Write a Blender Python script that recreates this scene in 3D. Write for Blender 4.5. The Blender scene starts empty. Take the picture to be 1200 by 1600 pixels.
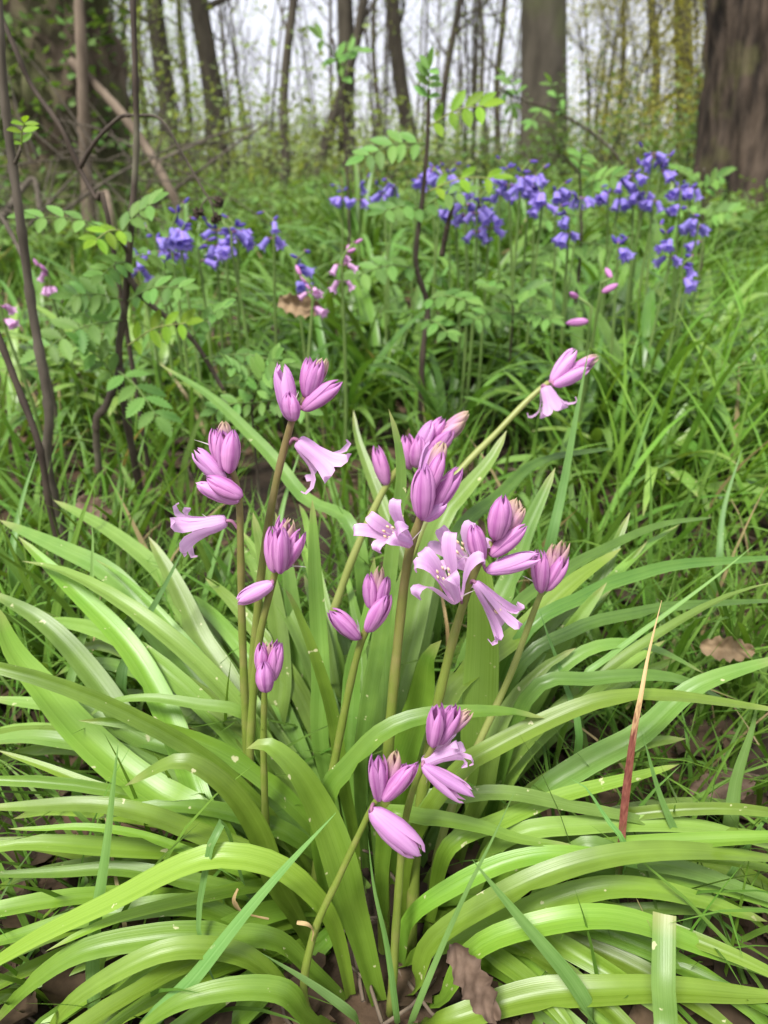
import bpy, math, random
import numpy as np
from mathutils import Vector, Matrix, noise

random.seed(11)
rng = np.random.default_rng(11)
R = math.radians
scn = bpy.context.scene
col = scn.collection

# ------------------------------------------------------------------ camera
H, PITCH = 0.38, R(25.9)
FPX = 1155.0                       # focal length in pixels of a 1200 x 1600 frame
cam_d = bpy.data.cameras.new('camera')
cam_d.sensor_fit = 'VERTICAL'; cam_d.sensor_height = 36.0
cam_d.lens = 36.0 * FPX / 1600.0
cam_d.clip_start = 0.01; cam_d.clip_end = 2000
cam_d.dof.use_dof = True
cam_d.dof.focus_distance = 0.33
cam_d.dof.aperture_fstop = cam_d.lens / 2.3
cam = bpy.data.objects.new('camera', cam_d); col.objects.link(cam)
cam.location = (0, 0, H); cam.rotation_euler = (math.pi / 2 - PITCH, 0, 0)
scn.camera = cam

# ------------------------------------------------------------------ sky and sun (bright overcast)
SUN_EL, SUN_AZ = R(60), R(215)      # azimuth from +Y towards +X: high behind the viewer's left shoulder
w = bpy.data.worlds.new('World'); scn.world = w; w.use_nodes = True
nt = w.node_tree; nt.nodes.clear()
out = nt.nodes.new('ShaderNodeOutputWorld'); bg = nt.nodes.new('ShaderNodeBackground')
sky = nt.nodes.new('ShaderNodeTexSky'); sky.sky_type = 'NISHITA'; sky.sun_disc = False
sky.sun_elevation = SUN_EL; sky.sun_rotation = SUN_AZ
sky.air_density = 1.0; sky.dust_density = 3.0
tc = nt.nodes.new('ShaderNodeTexCoord')
cn = nt.nodes.new('ShaderNodeTexNoise'); cn.inputs['Scale'].default_value = 2.2; cn.inputs['Detail'].default_value = 5
ramp = nt.nodes.new('ShaderNodeValToRGB')
ramp.color_ramp.elements[0].position = .3; ramp.color_ramp.elements[0].color = (5.2, 5.3, 6.0, 1)
ramp.color_ramp.elements[1].position = .7; ramp.color_ramp.elements[1].color = (7.6, 7.6, 8.1, 1)
mixw = nt.nodes.new('ShaderNodeMixRGB'); mixw.inputs[0].default_value = .88
nt.links.new(tc.outputs['Generated'], cn.inputs['Vector']); nt.links.new(cn.outputs['Fac'], ramp.inputs['Fac'])
nt.links.new(sky.outputs[0], mixw.inputs[1]); nt.links.new(ramp.outputs[0], mixw.inputs[2])
nt.links.new(mixw.outputs[0], bg.inputs['Color']); bg.inputs['Strength'].default_value = .05
nt.links.new(bg.outputs[0], out.inputs[0])
sun_d = bpy.data.lights.new('sun', 'SUN'); sun_d.energy = 1.5; sun_d.angle = R(14); sun_d.color = (1, .97, .92)
sun = bpy.data.objects.new('sun', sun_d); col.objects.link(sun)
sun.rotation_euler = (math.pi / 2 - SUN_EL, 0, math.pi - SUN_AZ); sun.location = (0, 0, 30)
vs = scn.view_settings
vs.view_transform = 'Standard'; vs.look = 'None'; vs.exposure = 2.0; vs.gamma = 1.0
scn.cycles.use_denoising = True
scn.cycles.max_bounces = 8; scn.cycles.transparent_max_bounces = 8

# ------------------------------------------------------------------ helpers
CP, SP = math.cos(PITCH), math.sin(PITCH)
CAM = np.array([0, 0, H])

def ray_t(py, Y): return Y / (CP + SP * (800 - py) / FPX)
def P(px, py, Y):
    v = (800 - py) / FPX; t = ray_t(py, Y)
    return np.array([(px - 600) / FPX * t, Y, H + t * (-SP + CP * v)])
def PXM(py, Y): return ray_t(py, Y) / FPX         # metres per pixel there
def nrm(a):
    a = np.asarray(a, float); l = np.linalg.norm(a); return a / l if l > 1e-9 else a
def hgt(x, y):
    r = math.hypot(x, y - .3)
    a = min(1, r / 8)
    z = .10 * a * noise.noise(Vector((x * .35, y * .35, 3)))
    z += .012 * min(1, r / .6) * noise.noise(Vector((x * 3, y * 3, 7)))
    return z
def spline(pts, n):
    p = np.asarray(pts, float)
    if len(p) == 2:
        t = np.linspace(0, 1, n)[:, None]; return p[0] * (1 - t) + p[1] * t
    ext = np.vstack([2 * p[0] - p[1], p, 2 * p[-1] - p[-2]])
    seg = np.linalg.norm(np.diff(p[:, :3], axis=0), axis=1) + 1e-9
    cum = np.concatenate([[0], np.cumsum(seg)]); cum /= cum[-1]
    o = []
    for s in np.linspace(0, 1, n):
        i = min(int(np.searchsorted(cum, s, side='right') - 1), len(p) - 2)
        t = (s - cum[i]) / (cum[i + 1] - cum[i])
        a, b, c, d = ext[i:i + 4]
        o.append(.5 * (2 * b + (c - a) * t + (2 * a - 5 * b + 4 * c - d) * t * t + (3 * b - 3 * c + d - a) * t ** 3))
    return np.array(o)

class MB:
    def __init__(s): s.v = []; s.f = []; s.uv = []; s.mi = []; s.rnd = []
    def add(s, v, f, uv=None, m=0, r=0.5):
        o = len(s.v); s.v += [tuple(a) for a in v]; s.f += [tuple(i + o for i in q) for q in f]
        s.uv += [tuple(a) for a in uv] if uv is not None else [(0, 0)] * len(v)
        s.mi += [m] * len(f); s.rnd += [r] * len(v)
    def tube(s, pts, rad, sides=7, m=0, cap=True, r=.5, lump=0.0):
        p = np.asarray(pts, float); n = len(p)
        rad = np.broadcast_to(np.asarray(rad, float), (n,))
        T = np.gradient(p, axis=0); T /= np.linalg.norm(T, axis=1)[:, None] + 1e-12
        ref = np.array([1., 0, 0]) if abs(T[0][0]) < .8 else np.array([0, 1., 0])
        u = nrm(np.cross(T[0], ref)); v = []; uv = []
        L = 0
        for i in range(n):
            u = nrm(u - T[i] * np.dot(u, T[i])); b = np.cross(T[i], u)
            if i: L += np.linalg.norm(p[i] - p[i - 1])
            for k in range(sides):
                a = 2 * math.pi * k / sides
                rr = rad[i] * (1 + lump * (random.random() - .5))
                v.append(p[i] + rr * (math.cos(a) * u + math.sin(a) * b)); uv.append((k / sides, L))
        f = [(i * sides + k, i * sides + (k + 1) % sides, (i + 1) * sides + (k + 1) % sides, (i + 1) * sides + k) for i in range(n - 1) for k in range(sides)]
        if cap: f.append(tuple((n - 1) * sides + k for k in range(sides))); f.append(tuple(reversed(range(sides))))
        s.add(v, f, uv, m, r)
    def build(s, name, mats, parent=None, off=(0, 0, 0), smooth=True):
        me = mesh_of(s, name, mats, off, smooth)
        return link(name, me, parent)

def mesh_of(s, name, mats, off=(0, 0, 0), smooth=True):
    v = np.array(s.v, float) - np.array(off)
    me = bpy.data.meshes.new(name); me.from_pydata(v.tolist(), [], s.f)
    for m in (mats if isinstance(mats, (list, tuple)) else [mats]): me.materials.append(m)
    finish(me, np.array(s.uv, 'f'), np.array(s.rnd, 'f'), s.mi, smooth)
    return me
def finish(me, uv, rnd, mi=None, smooth=True):
    if mi is not None and any(mi): me.polygons.foreach_set('material_index', np.array(mi, 'i'))
    if smooth: me.polygons.foreach_set('use_smooth', np.ones(len(me.polygons), bool))
    li = np.zeros(len(me.loops), 'i'); me.loops.foreach_get('vertex_index', li)
    l = me.uv_layers.new(name='UVMap'); l.data.foreach_set('uv', uv[li].ravel())
    a = me.attributes.new('rnd', 'FLOAT', 'POINT'); a.data.foreach_set('value', rnd)
    me.update()
def link(name, data, parent=None, loc=None):
    o = bpy.data.objects.new(name, data); col.objects.link(o)
    if parent: o.parent = parent
    if loc is not None: o.location = loc
    return o
def tag(o, label=None, cat=None, group=None, kind=None):
    if label: o['label'] = label
    if cat: o['category'] = cat
    if group: o['group'] = group
    if kind: o['kind'] = kind
    return o
def empty(name, loc, label, cat, group=None):
    o = link(name, None, None, loc); o.empty_display_size = .02
    return tag(o, label, cat, group)
ORD = 'first second third fourth fifth sixth seventh eighth ninth tenth eleventh twelfth thirteenth fourteenth fifteenth sixteenth'.split()

# ------------------------------------------------------------------ materials
def new_mat(name):
    m = bpy.data.materials.new(name); m.use_nodes = True; t = m.node_tree; t.nodes.clear()
    N = lambda k, **kw: _node(t, k, kw)
    return m, t, N
def _node(t, k, kw):
    n = t.nodes.new('ShaderNode' + k)
    for a, b in kw.items():
        if a in n.inputs: n.inputs[a].default_value = b
        else: setattr(n, a, b)
    return n
def L_(t, a, b): t.links.new(a, b)
def mix(t, N, fac, a, b, mode='MIX'):
    n = N('MixRGB', blend_type=mode)
    for i, x in enumerate((fac, a, b)):
        if hasattr(x, 'is_linked'): L_(t, x, n.inputs[i])
        elif i == 0: n.inputs[0].default_value = x
        else: n.inputs[i].default_value = (*x, 1)
    return n.outputs[0]
def rampf(t, N, x, a, b):
    n = N('MapRange', clamp=True); n.inputs[1].default_value = a; n.inputs[2].default_value = b
    L_(t, x, n.inputs[0]); return n.outputs[0]

def leaf_mat(name, c1, c2, trans=.35, rough=.42, stripes=14, use_rnd=False, marks=0.0, spec=.45, dry=None, tip=None):
    """thin leaf: parallel veins from the UV, per-object / per-blade tint, some light passing through"""
    m, t, N = new_mat(name)
    uv = N('UVMap'); sep = N('SeparateXYZ'); L_(t, uv.outputs[0], sep.inputs[0])
    cmb = N('CombineXYZ')
    mu = N('Math', operation='MULTIPLY'); mu.inputs[1].default_value = stripes; L_(t, sep.outputs[0], mu.inputs[0])
    mv = N('Math', operation='MULTIPLY'); mv.inputs[1].default_value = .7; L_(t, sep.outputs[1], mv.inputs[0])
    L_(t, mu.outputs[0], cmb.inputs[0]); L_(t, mv.outputs[0], cmb.inputs[1])
    if use_rnd: r = N('Attribute', attribute_name='rnd').outputs['Fac']
    else: r = N('ObjectInfo').outputs['Random']
    rs = N('Math', operation='MULTIPLY'); rs.inputs[1].default_value = 37.0; L_(t, r, rs.inputs[0]); L_(t, rs.outputs[0], cmb.inputs[2])
    ns = N('TexNoise', Scale=1.0, Detail=3.0); L_(t, cmb.outputs[0], ns.inputs['Vector'])
    fac = rampf(t, N, ns.outputs['Fac'], .3, .7)
    ca = mix(t, N, fac, c1, c2)
    # tint per leaf
    hs = N('HueSaturation'); L_(t, ca, hs.inputs['Color'])
    L_(t, rampf2(t, N, r, .485, .515), hs.inputs['Hue'])
    r2 = N('Math', operation='FRACT'); r3 = N('Math', operation='MULTIPLY'); r3.inputs[1].default_value = 7.31
    L_(t, r, r3.inputs[0]); L_(t, r3.outputs[0], r2.inputs[0])
    L_(t, rampf2(t, N, r2.outputs[0], .62, 1.3), hs.inputs['Value'])
    c = hs.outputs[0]
    # blotchy wear along the blade
    geo = N('NewGeometry')
    nb = N('TexNoise', Scale=60.0, Detail=2.0); L_(t, geo.outputs['Position'], nb.inputs['Vector'])
    c = mix(t, N, rampf(t, N, nb.outputs['Fac'], .35, .75), c, mix(t, N, .35, c, (c2[0] * 1.3, c2[1] * 1.2, c2[2] * 1.2)))
    if marks:
        nm = N('TexNoise', Scale=140.0, Detail=3.0); L_(t, geo.outputs['Position'], nm.inputs['Vector'])
        mk = rampf(t, N, nm.outputs['Fac'], .70, .725)
        mm = N('Math', operation='MULTIPLY'); mm.inputs[1].default_value = marks; L_(t, mk, mm.inputs[0])
        c = mix(t, N, mm.outputs[0], c, (.55, .55, .30))
    if dry:
        rd = rampf(t, N, r, dry[0], dry[0] + .005)
        c = mix(t, N, rd, c, dry[1])
    if tip:
        c = mix(t, N, rampf(t, N, sep.outputs[1], .93, 1.0), c, tip)
    pr = N('BsdfPrincipled', Roughness=rough); pr.inputs['Specular IOR Level'].default_value = spec
    L_(t, c, pr.inputs['Base Color'])
    bp = N('Bump', Strength=.22, Distance=.0005); L_(t, ns.outputs['Fac'], bp.inputs['Height']); L_(t, bp.outputs[0], pr.inputs['Normal'])
    tr = N('BsdfTranslucent'); tcx = mix(t, N, 1.0, c, (1.25, 1.15, .55), 'MULTIPLY'); L_(t, tcx, tr.inputs[0])
    mx = N('MixShader'); mx.inputs[0].default_value = trans
    L_(t, pr.outputs[0], mx.inputs[1]); L_(t, tr.outputs[0], mx.inputs[2])
    o = N('OutputMaterial'); L_(t, mx.outputs[0], o.inputs[0])
    return m
def rampf2(t, N, x, a, b):
    n = N('MapRange'); n.inputs[3].default_value = a; n.inputs[4].default_value = b; L_(t, x, n.inputs[0]); return n.outputs[0]

def petal_mat(name, c1, c2, tipc=None, tip0=.8, trans=.3, vein=.5):
    m, t, N = new_mat(name)
    uv = N('UVMap'); sep = N('SeparateXYZ'); L_(t, uv.outputs[0], sep.inputs[0])
    # darker vein along the middle of each petal (uv.x = .5) plus fine streaks
    d = N('Math', operation='SUBTRACT'); d.inputs[1].default_value = .5; L_(t, sep.outputs[0], d.inputs[0])
    ab = N('Math', operation='ABSOLUTE'); L_(t, d.outputs[0], ab.inputs[0])
    mid = rampf2(t, N, ab.outputs[0], 1, 0); mid_n = t.nodes[-1]; mid_n.inputs[1].default_value = 0; mid_n.inputs[2].default_value = .22
    cmb = N('CombineXYZ'); a = N('Math', operation='MULTIPLY'); a.inputs[1].default_value = 16; L_(t, sep.outputs[0], a.inputs[0])
    L_(t, a.outputs[0], cmb.inputs[0]); L_(t, sep.outputs[1], cmb.inputs[1])
    r = N('ObjectInfo').outputs['Random']; rm = N('Math', operation='MULTIPLY'); rm.inputs[1].default_value = 29; L_(t, r, rm.inputs[0]); L_(t, rm.outputs[0], cmb.inputs[2])
    ns = N('TexNoise', Scale=1.2, Detail=3.0); L_(t, cmb.outputs[0], ns.inputs['Vector'])
    st = N('Math', operation='MULTIPLY'); st.inputs[1].default_value = vein; L_(t, mid, st.inputs[0])
    sm = N('Math', operation='ADD', use_clamp=True); L_(t, st.outputs[0], sm.inputs[0])
    s2 = N('Math', operation='MULTIPLY'); s2.inputs[1].default_value = .55; L_(t, rampf(t, N, ns.outputs['Fac'], .42, .75), s2.inputs[0]); L_(t, s2.outputs[0], sm.inputs[1])
    c = mix(t, N, sm.outputs[0], c1, c2)
    hs = N('HueSaturation'); L_(t, c, hs.inputs['Color']); L_(t, rampf2(t, N, r, .492, .508), hs.inputs['Hue']); L_(t, rampf2(t, N, r, .85, 1.12), hs.inputs['Value'])
    c = hs.outputs[0]
    if tipc: c = mix(t, N, rampf(t, N, sep.outputs[1], tip0, 1.0), c, tipc)
    pr = N('BsdfPrincipled', Roughness=.5); pr.inputs['Specular IOR Level'].default_value = .3
    L_(t, c, pr.inputs['Base Color'])
    bp = N('Bump', Strength=.3, Distance=.0004); L_(t, ns.outputs['Fac'], bp.inputs['Height']); L_(t, bp.outputs[0], pr.inputs['Normal'])
    tr = N('BsdfTranslucent'); L_(t, c, tr.inputs[0])
    mx = N('MixShader'); mx.inputs[0].default_value = trans
    L_(t, pr.outputs[0], mx.inputs[1]); L_(t, tr.outputs[0], mx.inputs[2])
    o = N('OutputMaterial'); L_(t, mx.outputs[0], o.inputs[0]); return m

def rough_mat(name, c1, c2, scale=30, rough=.85, bump=.4, dist=.002, stretch=(1, 1, 1), c3=None, c3range=(.55, .7), spec=.25, detail=5.0, trans=0, use_uv=False, rndtint=False):
    m, t, N = new_mat(name)
    geo = N('NewGeometry'); mp = N('Mapping'); mp.inputs['Scale'].default_value = stretch
    L_(t, N('UVMap').outputs[0] if use_uv else geo.outputs['Position'], mp.inputs[0])
    ns = N('TexNoise', Scale=scale, Detail=detail); L_(t, mp.outputs[0], ns.inputs['Vector'])
    c = mix(t, N, rampf(t, N, ns.outputs['Fac'], .32, .68), c1, c2)
    if c3:
        n2 = N('TexNoise', Scale=scale * .23, Detail=3.0); L_(t, geo.outputs['Position'], n2.inputs['Vector'])
        c = mix(t, N, rampf(t, N, n2.outputs['Fac'], *c3range), c, c3)
    if rndtint:
        hs = N('HueSaturation'); L_(t, c, hs.inputs['Color'])
        L_(t, rampf2(t, N, N('Attribute', attribute_name='rnd').outputs['Fac'], .55, 1.45), hs.inputs['Value']); c = hs.outputs[0]
    pr = N('BsdfPrincipled', Roughness=rough); pr.inputs['Specular IOR Level'].default_value = spec
    L_(t, c, pr.inputs['Base Color'])
    if bump:
        bp = N('Bump', Strength=bump, Distance=dist); L_(t, ns.outputs['Fac'], bp.inputs['Height']); L_(t, bp.outputs[0], pr.inputs['Normal'])
    sh = pr.outputs[0]
    if trans:
        tr = N('BsdfTranslucent'); L_(t, c, tr.inputs[0]); mx = N('MixShader'); mx.inputs[0].default_value = trans
        L_(t, sh, mx.inputs[1]); L_(t, tr.outputs[0], mx.inputs[2]); sh = mx.outputs[0]
    o = N('OutputMaterial'); L_(t, sh, o.inputs[0]); return m

M = {}
M['leaf'] = leaf_mat('bluebell_leaf', (.13, .245, .018), (.18, .31, .036), .25, .38, 24, marks=.9, spec=.5, tip=(.26, .30, .08))
M['leaf_back'] = leaf_mat('bluebell_leaf_upright', (.135, .245, .03), (.185, .315, .06), .26, .40, 26, marks=.8, spec=.5, tip=(.28, .30, .10))
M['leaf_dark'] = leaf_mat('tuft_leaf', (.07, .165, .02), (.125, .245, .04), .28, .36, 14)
M['grass'] = leaf_mat('grass_blade', (.075, .17, .016), (.14, .27, .04), .34, .5, 6, use_rnd=True, dry=(.975, (.32, .25, .12)), spec=.3)
M['grass_near'] = leaf_mat('near_grass_blade', (.11, .24, .045), (.18, .33, .09), .34, .48, 10, marks=.3)
M['grass_bright'] = leaf_mat('bright_grass_blade', (.11, .25, .025), (.18, .35, .05), .4, .48, 8, use_rnd=True, spec=.3)
M['dry_blade'] = rough_mat('dry_blade', (.16, .045, .03), (.30, .11, .06), 90, .6, .2, .0004, (1, 1, .2), trans=.15)
M['straw'] = rough_mat('straw_blade', (.38, .26, .12), (.55, .40, .20), 120, .6, .2, .0004, (1, 1, .2), trans=.2)
M['petal'] = petal_mat('lilac_petal', (.80, .51, .79), (.62, .32, .63), trans=.42, vein=.35)
M['petal_bud'] = petal_mat('pink_bud', (.70, .32, .63), (.40, .12, .36), tipc=(.40, .15, .40), tip0=.85, vein=.75)
M['petal_long'] = petal_mat('lilac_bud', (.80, .45, .77), (.58, .24, .57), trans=.36, vein=.5)
M['petal_tip'] = petal_mat('dusty_top_bud', (.66, .36, .52), (.36, .15, .24), tipc=(.50, .38, .24), tip0=.6, vein=.8)
M['petal_blue'] = petal_mat('violet_petal', (.38, .30, .78), (.24, .17, .62), trans=.4, vein=.4)
M['petal_blue_bud'] = petal_mat('violet_bud', (.15, .10, .46), (.08, .05, .28), vein=.4)
M['petal_pale'] = petal_mat('pale_pink_petal', (.74, .45, .70), (.60, .28, .56), trans=.35, vein=.3)
def stem_mat(name, lo, hi, z0, z1):
    m, t, N = new_mat(name)
    sep = N('SeparateXYZ'); L_(t, N('UVMap').outputs[0], sep.inputs[0])
    geo = N('NewGeometry'); ns = N('TexNoise', Scale=90.0, Detail=4.0); L_(t, geo.outputs['Position'], ns.inputs['Vector'])
    ad = N('Math', operation='MULTIPLY_ADD'); ad.inputs[1].default_value = .10; L_(t, ns.outputs['Fac'], ad.inputs[0]); L_(t, sep.outputs[1], ad.inputs[2])
    c = mix(t, N, rampf(t, N, ad.outputs[0], z0, z1), lo, hi)
    c = mix(t, N, rampf(t, N, ns.outputs['Fac'], .45, .75), c, mix(t, N, .4, c, (.30, .24, .10)))
    pr = N('BsdfPrincipled', Roughness=.45); pr.inputs['Specular IOR Level'].default_value = .4; L_(t, c, pr.inputs['Base Color'])
    pr.inputs['Subsurface Weight'].default_value = .15; pr.inputs['Subsurface Radius'].default_value = (.003, .003, .001)
    bp = N('Bump', Strength=.15, Distance=.0004); L_(t, ns.outputs['Fac'], bp.inputs['Height']); L_(t, bp.outputs[0], pr.inputs['Normal'])
    o = N('OutputMaterial'); L_(t, pr.outputs[0], o.inputs[0]); return m
M['stem_fade'] = stem_mat('stalk_green_to_plum', (.15, .20, .03), (.165, .10, .05), .19, .38)
M['stem'] = rough_mat('stalk_green', (.10, .13, .025), (.155, .17, .04), 55, .42, .12, .0004, (1, 1, .25), c3=(.15, .075, .045), c3range=(.42, .66), spec=.4)
M['stem_y'] = rough_mat('stalk_yellow_green', (.19, .22, .05), (.27, .30, .09), 55, .42, .12, .0004, (1, 1, .25), spec=.4)
M['stem_top'] = rough_mat('stalk_plum', (.17, .075, .06), (.24, .11, .10), 70, .45, .1, .0003, spec=.35)
M['stem_blue'] = rough_mat('stalk_dark', (.10, .17, .04), (.15, .22, .06), 40, .5, .1, .0004)
M['pedicel'] = rough_mat('pedicel', (.24, .09, .16), (.32, .15, .24), 90, .5, .05, .0003)
M['bract'] = rough_mat('papery_bract', (.62, .55, .52), (.75, .66, .70), 90, .6, 0, trans=.4)
M['bract_dry'] = rough_mat('dry_bract', (.42, .20, .06), (.55, .36, .14), 90, .6, 0, trans=.25)
M['anther'] = rough_mat('anther', (.70, .55, .30), (.80, .68, .45), 200, .7, 0)
M['bark'] = rough_mat('furrowed_bark', (.010, .0075, .0055), (.095, .070, .050), 20, .9, 1.0, .03, (1, 1, .2), c3=(.09, .085, .035), c3range=(.55, .75))
M['bark_grey'] = rough_mat('grey_bark', (.055, .047, .034), (.11, .095, .07), 9, .9, .5, .01, (1, 1, .3), c3=(.10, .105, .05), c3range=(.5, .7))
M['bark_far'] = rough_mat('thin_tree_bark', (.05, .042, .031), (.10, .086, .062), 12, .9, .3, .005, (1, 1, .3))
M['bark_moss'] = rough_mat('mossy_bark', (.035, .026, .017), (.12, .09, .062), 9, .92, .8, .02, (1, 1, .5), c3=(.075, .09, .028), c3range=(.42, .56))
M['dead'] = rough_mat('dead_wood', (.085, .063, .044), (.20, .155, .112), 22, .9, .5, .004, (1, 1, .2))
M['twig'] = rough_mat('twig_bark', (.035, .025, .018), (.08, .06, .043), 60, .7, .4, .0012, (1, 1, .4), c3=(.13, .12, .08), c3range=(.58, .7))
M['twig_grey'] = rough_mat('grey_twig_bark', (.055, .045, .032), (.12, .10, .074), 70, .75, .4, .0012, (1, 1, .3))
M['rowan'] = leaf_mat('rowan_leaflet', (.12, .26, .05), (.18, .335, .085), .42, .5, 5, spec=.22)
M['rowan_young'] = leaf_mat('young_rowan_leaflet', (.16, .32, .02), (.24, .40, .04), .45, .5, 5, spec=.2)
M['seed'] = rough_mat('dry_seed_head', (.025, .018, .014), (.07, .05, .035), 150, .9, .6, .002)
M['litter'] = rough_mat('dead_leaf', (.032, .021, .012), (.095, .062, .036), 90, .8, .3, .001, trans=.1, rndtint=True)
M['oakleaf'] = rough_mat('brown_oak_leaf', (.085, .055, .036), (.17, .115, .08), 130, .7, .6, .0012, trans=.08)
M['tanleaf'] = rough_mat('tan_leaf', (.20, .135, .075), (.34, .24, .14), 110, .75, .4, .001, trans=.15)
M['spring'] = leaf_mat('spring_leaf', (.17, .27, .045), (.27, .36, .08), .45, .6, 3, use_rnd=True, spec=.15)
M['spring_y'] = leaf_mat('yellow_spring_leaf', (.30, .33, .06), (.42, .42, .10), .45, .6, 3, use_rnd=True, spec=.15)
M['shrubleaf'] = leaf_mat('shrub_leaf', (.07, .15, .035), (.14, .24, .06), .38, .55, 3, use_rnd=True, spec=.2)
M['under'] = leaf_mat('undergrowth_leaf', (.09, .18, .04), (.17, .28, .07), .38, .6, 3, use_rnd=True, spec=.15)
M['spring_pale'] = leaf_mat('pale_understorey_leaf', (.14, .21, .06), (.24, .31, .11), .42, .6, 3, use_rnd=True, spec=.15)
M['soil'] = rough_mat('soil', (.022, .016, .011), (.055, .038, .025), 35, .95, .8, .01, c3=(.12, .075, .045), c3range=(.5, .62))

# ------------------------------------------------------------------ ground
def make_ground():
    n = 170
    t = np.linspace(-1, 1, n); g = np.sign(t) * np.abs(t) ** 3 * 150
    v = [(x, y + .4, hgt(x, y + .4)) for y in g for x in g]
    f = [(j * n + i, j * n + i + 1, (j + 1) * n + i + 1, (j + 1) * n + i) for j in range(n - 1) for i in range(n - 1)]
    b = MB(); b.add(v, f)
    tag(b.build('ground', M['soil']), 'dark woodland soil with leaf litter under the plants', 'ground', kind='structure')
make_ground()

# ------------------------------------------------------------------ trees
def trunk_tube(b, path, rad, sides, amp, fu, fz, mode='ridge', seed=0):
    """tapered trunk whose bark is real relief: ridges run along the trunk"""
    p = np.asarray(path, float); n = len(p); L = 0; v = []; uv = []
    for i in range(n):
        if i: L += np.linalg.norm(p[i] - p[i - 1])
        for k in range(sides):
            a = 2 * math.pi * k / sides; c, s_ = math.cos(a), math.sin(a)
            q = Vector((c * fu, s_ * fu, L * fz + seed))
            h = noise.noise(q); h2 = noise.noise(q * 2.3)
            d = (1 - abs(h) * 2.2) * .7 + h2 * .4 if mode == 'ridge' else h + .4 * h2
            if mode == 'ridge': d = max(-.7, min(.55, -d))
            big = .05 * noise.noise(Vector((c * 1.3, s_ * 1.3, L * .8 + seed)))
            r = rad[i] * (1 + big) + amp * d
            v.append((p[i][0] + r * c, p[i][1] + r * s_, p[i][2])); uv.append((k / sides, L))
    f = [(i * sides + k, i * sides + (k + 1) % sides, (i + 1) * sides + (k + 1) % sides, (i + 1) * sides + k) for i in range(n - 1) for k in range(sides)]
    b.add(v, f, uv)

def leaf_cloud(b, centres, size, n, spread, r=None, aspect=.6):
    """n small folded leaves scattered round each centre"""
    for c in centres:
        for _ in range(n):
            o = np.array([random.gauss(0, spread), random.gauss(0, spread), random.gauss(0, spread * .8)])
            add_leaf(b, np.asarray(c) + o, size * random.uniform(.6, 1.3), aspect)
def add_leaf(b, p, s, aspect=.6):
    a = random.uniform(0, 6.283); e = random.uniform(-.9, .5)
    d = np.array([math.cos(a) * math.cos(e), math.sin(a) * math.cos(e), math.sin(e)])
    q = nrm(np.cross(d, [0, 0, 1]) + np.array([0, 0, random.uniform(-.7, .7)]))
    nn = np.cross(d, q)
    m = p + d * s * .5
    b.add([p, m + q * s * aspect * .5 + nn * s * .08, p + d * s, m - q * s * aspect * .5 + nn * s * .08], [(0, 1, 2), (0, 2, 3)], [(.5, 0), (1, .5), (.5, 1), (0, .5)], 0, random.random())

def branch(b, ends, p, d, L, r, depth, wig=.25, up=.15, sides=5, gravity=0):
    n = 5; pts = [np.array(p, float)]; d = nrm(d)
    for i in range(n):
        d = nrm(d + np.array([random.gauss(0, wig), random.gauss(0, wig), random.gauss(0, wig) + up - gravity]) * .5)
        pts.append(pts[-1] + d * L / n)
    rr = np.linspace(r, r * .35, n + 1)
    b.tube(pts, rr, sides if depth > 1 else 4, cap=False)
    if depth <= 0: ends.append(pts[-1]); ends.append(pts[-3]); return
    for k in range(random.randint(2, 4)):
        i = random.randint(2, n); s = random.choice((-1, 1))
        a = random.uniform(.4, 1.0)
        q = nrm(np.cross(d, np.random.default_rng(random.randint(0, 10 ** 6)).normal(size=3)))
        branch(b, ends, pts[i], nrm(d * math.cos(a) + q * math.sin(a)), L * random.uniform(.45, .7), rr[i] * .65, depth - 1, wig, up, sides, gravity)
    ends.append(pts[-1])

def tree(name, label, base_px, top_px, Y, wpx, height, bark, crown='spring', sides=16, amp=.004, fu=3, fz=1.0, mode='soft', limbs=6, low=None, rows=26, curve=0, leafn=5, group=None, flare=.35, cat='tree', depth=2, leafsize=.09):
    """trunk stands where base_px meets the ground at distance Y; leans so that it leaves the frame at top_px"""
    bp = P(base_px[0], base_px[1], Y); g = hgt(bp[0], Y); bp[2] = g - .05
    tp = P(top_px[0], top_px[1], Y)
    lean = (tp - bp) / max(.2, tp[2] - bp[2])
    rad0 = wpx * PXM(base_px[1] - 80, Y) / 2
    zs = np.concatenate([np.linspace(0, 1, rows // 2) ** 1.3 * min(3.0, height * .3), np.linspace(min(3.0, height * .3), height, rows // 2 + 1)[1:]])
    vis = tp[2] - bp[2]
    path = []; rad = []
    for z in zs:
        zz = z if z < vis else vis + (z - vis) * .6
        x = bp[0] + lean[0] * zz + curve * math.sin(z * 1.9 + Y) * min(1, z)
        y = Y + .02 * z * math.sin(Y * 3)
        path.append((x, y, bp[2] + z)); rad.append(rad0 * ((1 - .75 * z / height) + flare * math.exp(-z / (rad0 * 1.6 + .05))))
    root = empty(name, (bp[0], Y, g), label, cat, group)
    b = MB(); trunk_tube(b, path, rad, sides, amp, fu, fz, mode, seed=Y * 7.7)
    b.build('trunk', bark, root, root.location)
    br = MB(); ends = []
    for k in range(limbs):
        z = height * random.uniform(.35, .95) if low is None or k >= len(low) else low[k][0]
        i = int(np.argmin(abs(zs - z))); a = random.uniform(0, 6.283) if low is None or k >= len(low) else low[k][1]
        Lb = height * random.uniform(.16, .3) if low is None or k >= len(low) else low[k][2]
        branch(br, ends, path[i], (math.cos(a), math.sin(a), .55), Lb, max(.006, rad[i] * .4), depth)
    tag(br.build('branches', bark, root, root.location), kind='stuff')
    if crown:
        c = MB(); leaf_cloud(c, ends, leafsize, leafn, .3)
        tag(c.build('crown', M[crown], root, root.location), kind='stuff')
    return root

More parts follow.
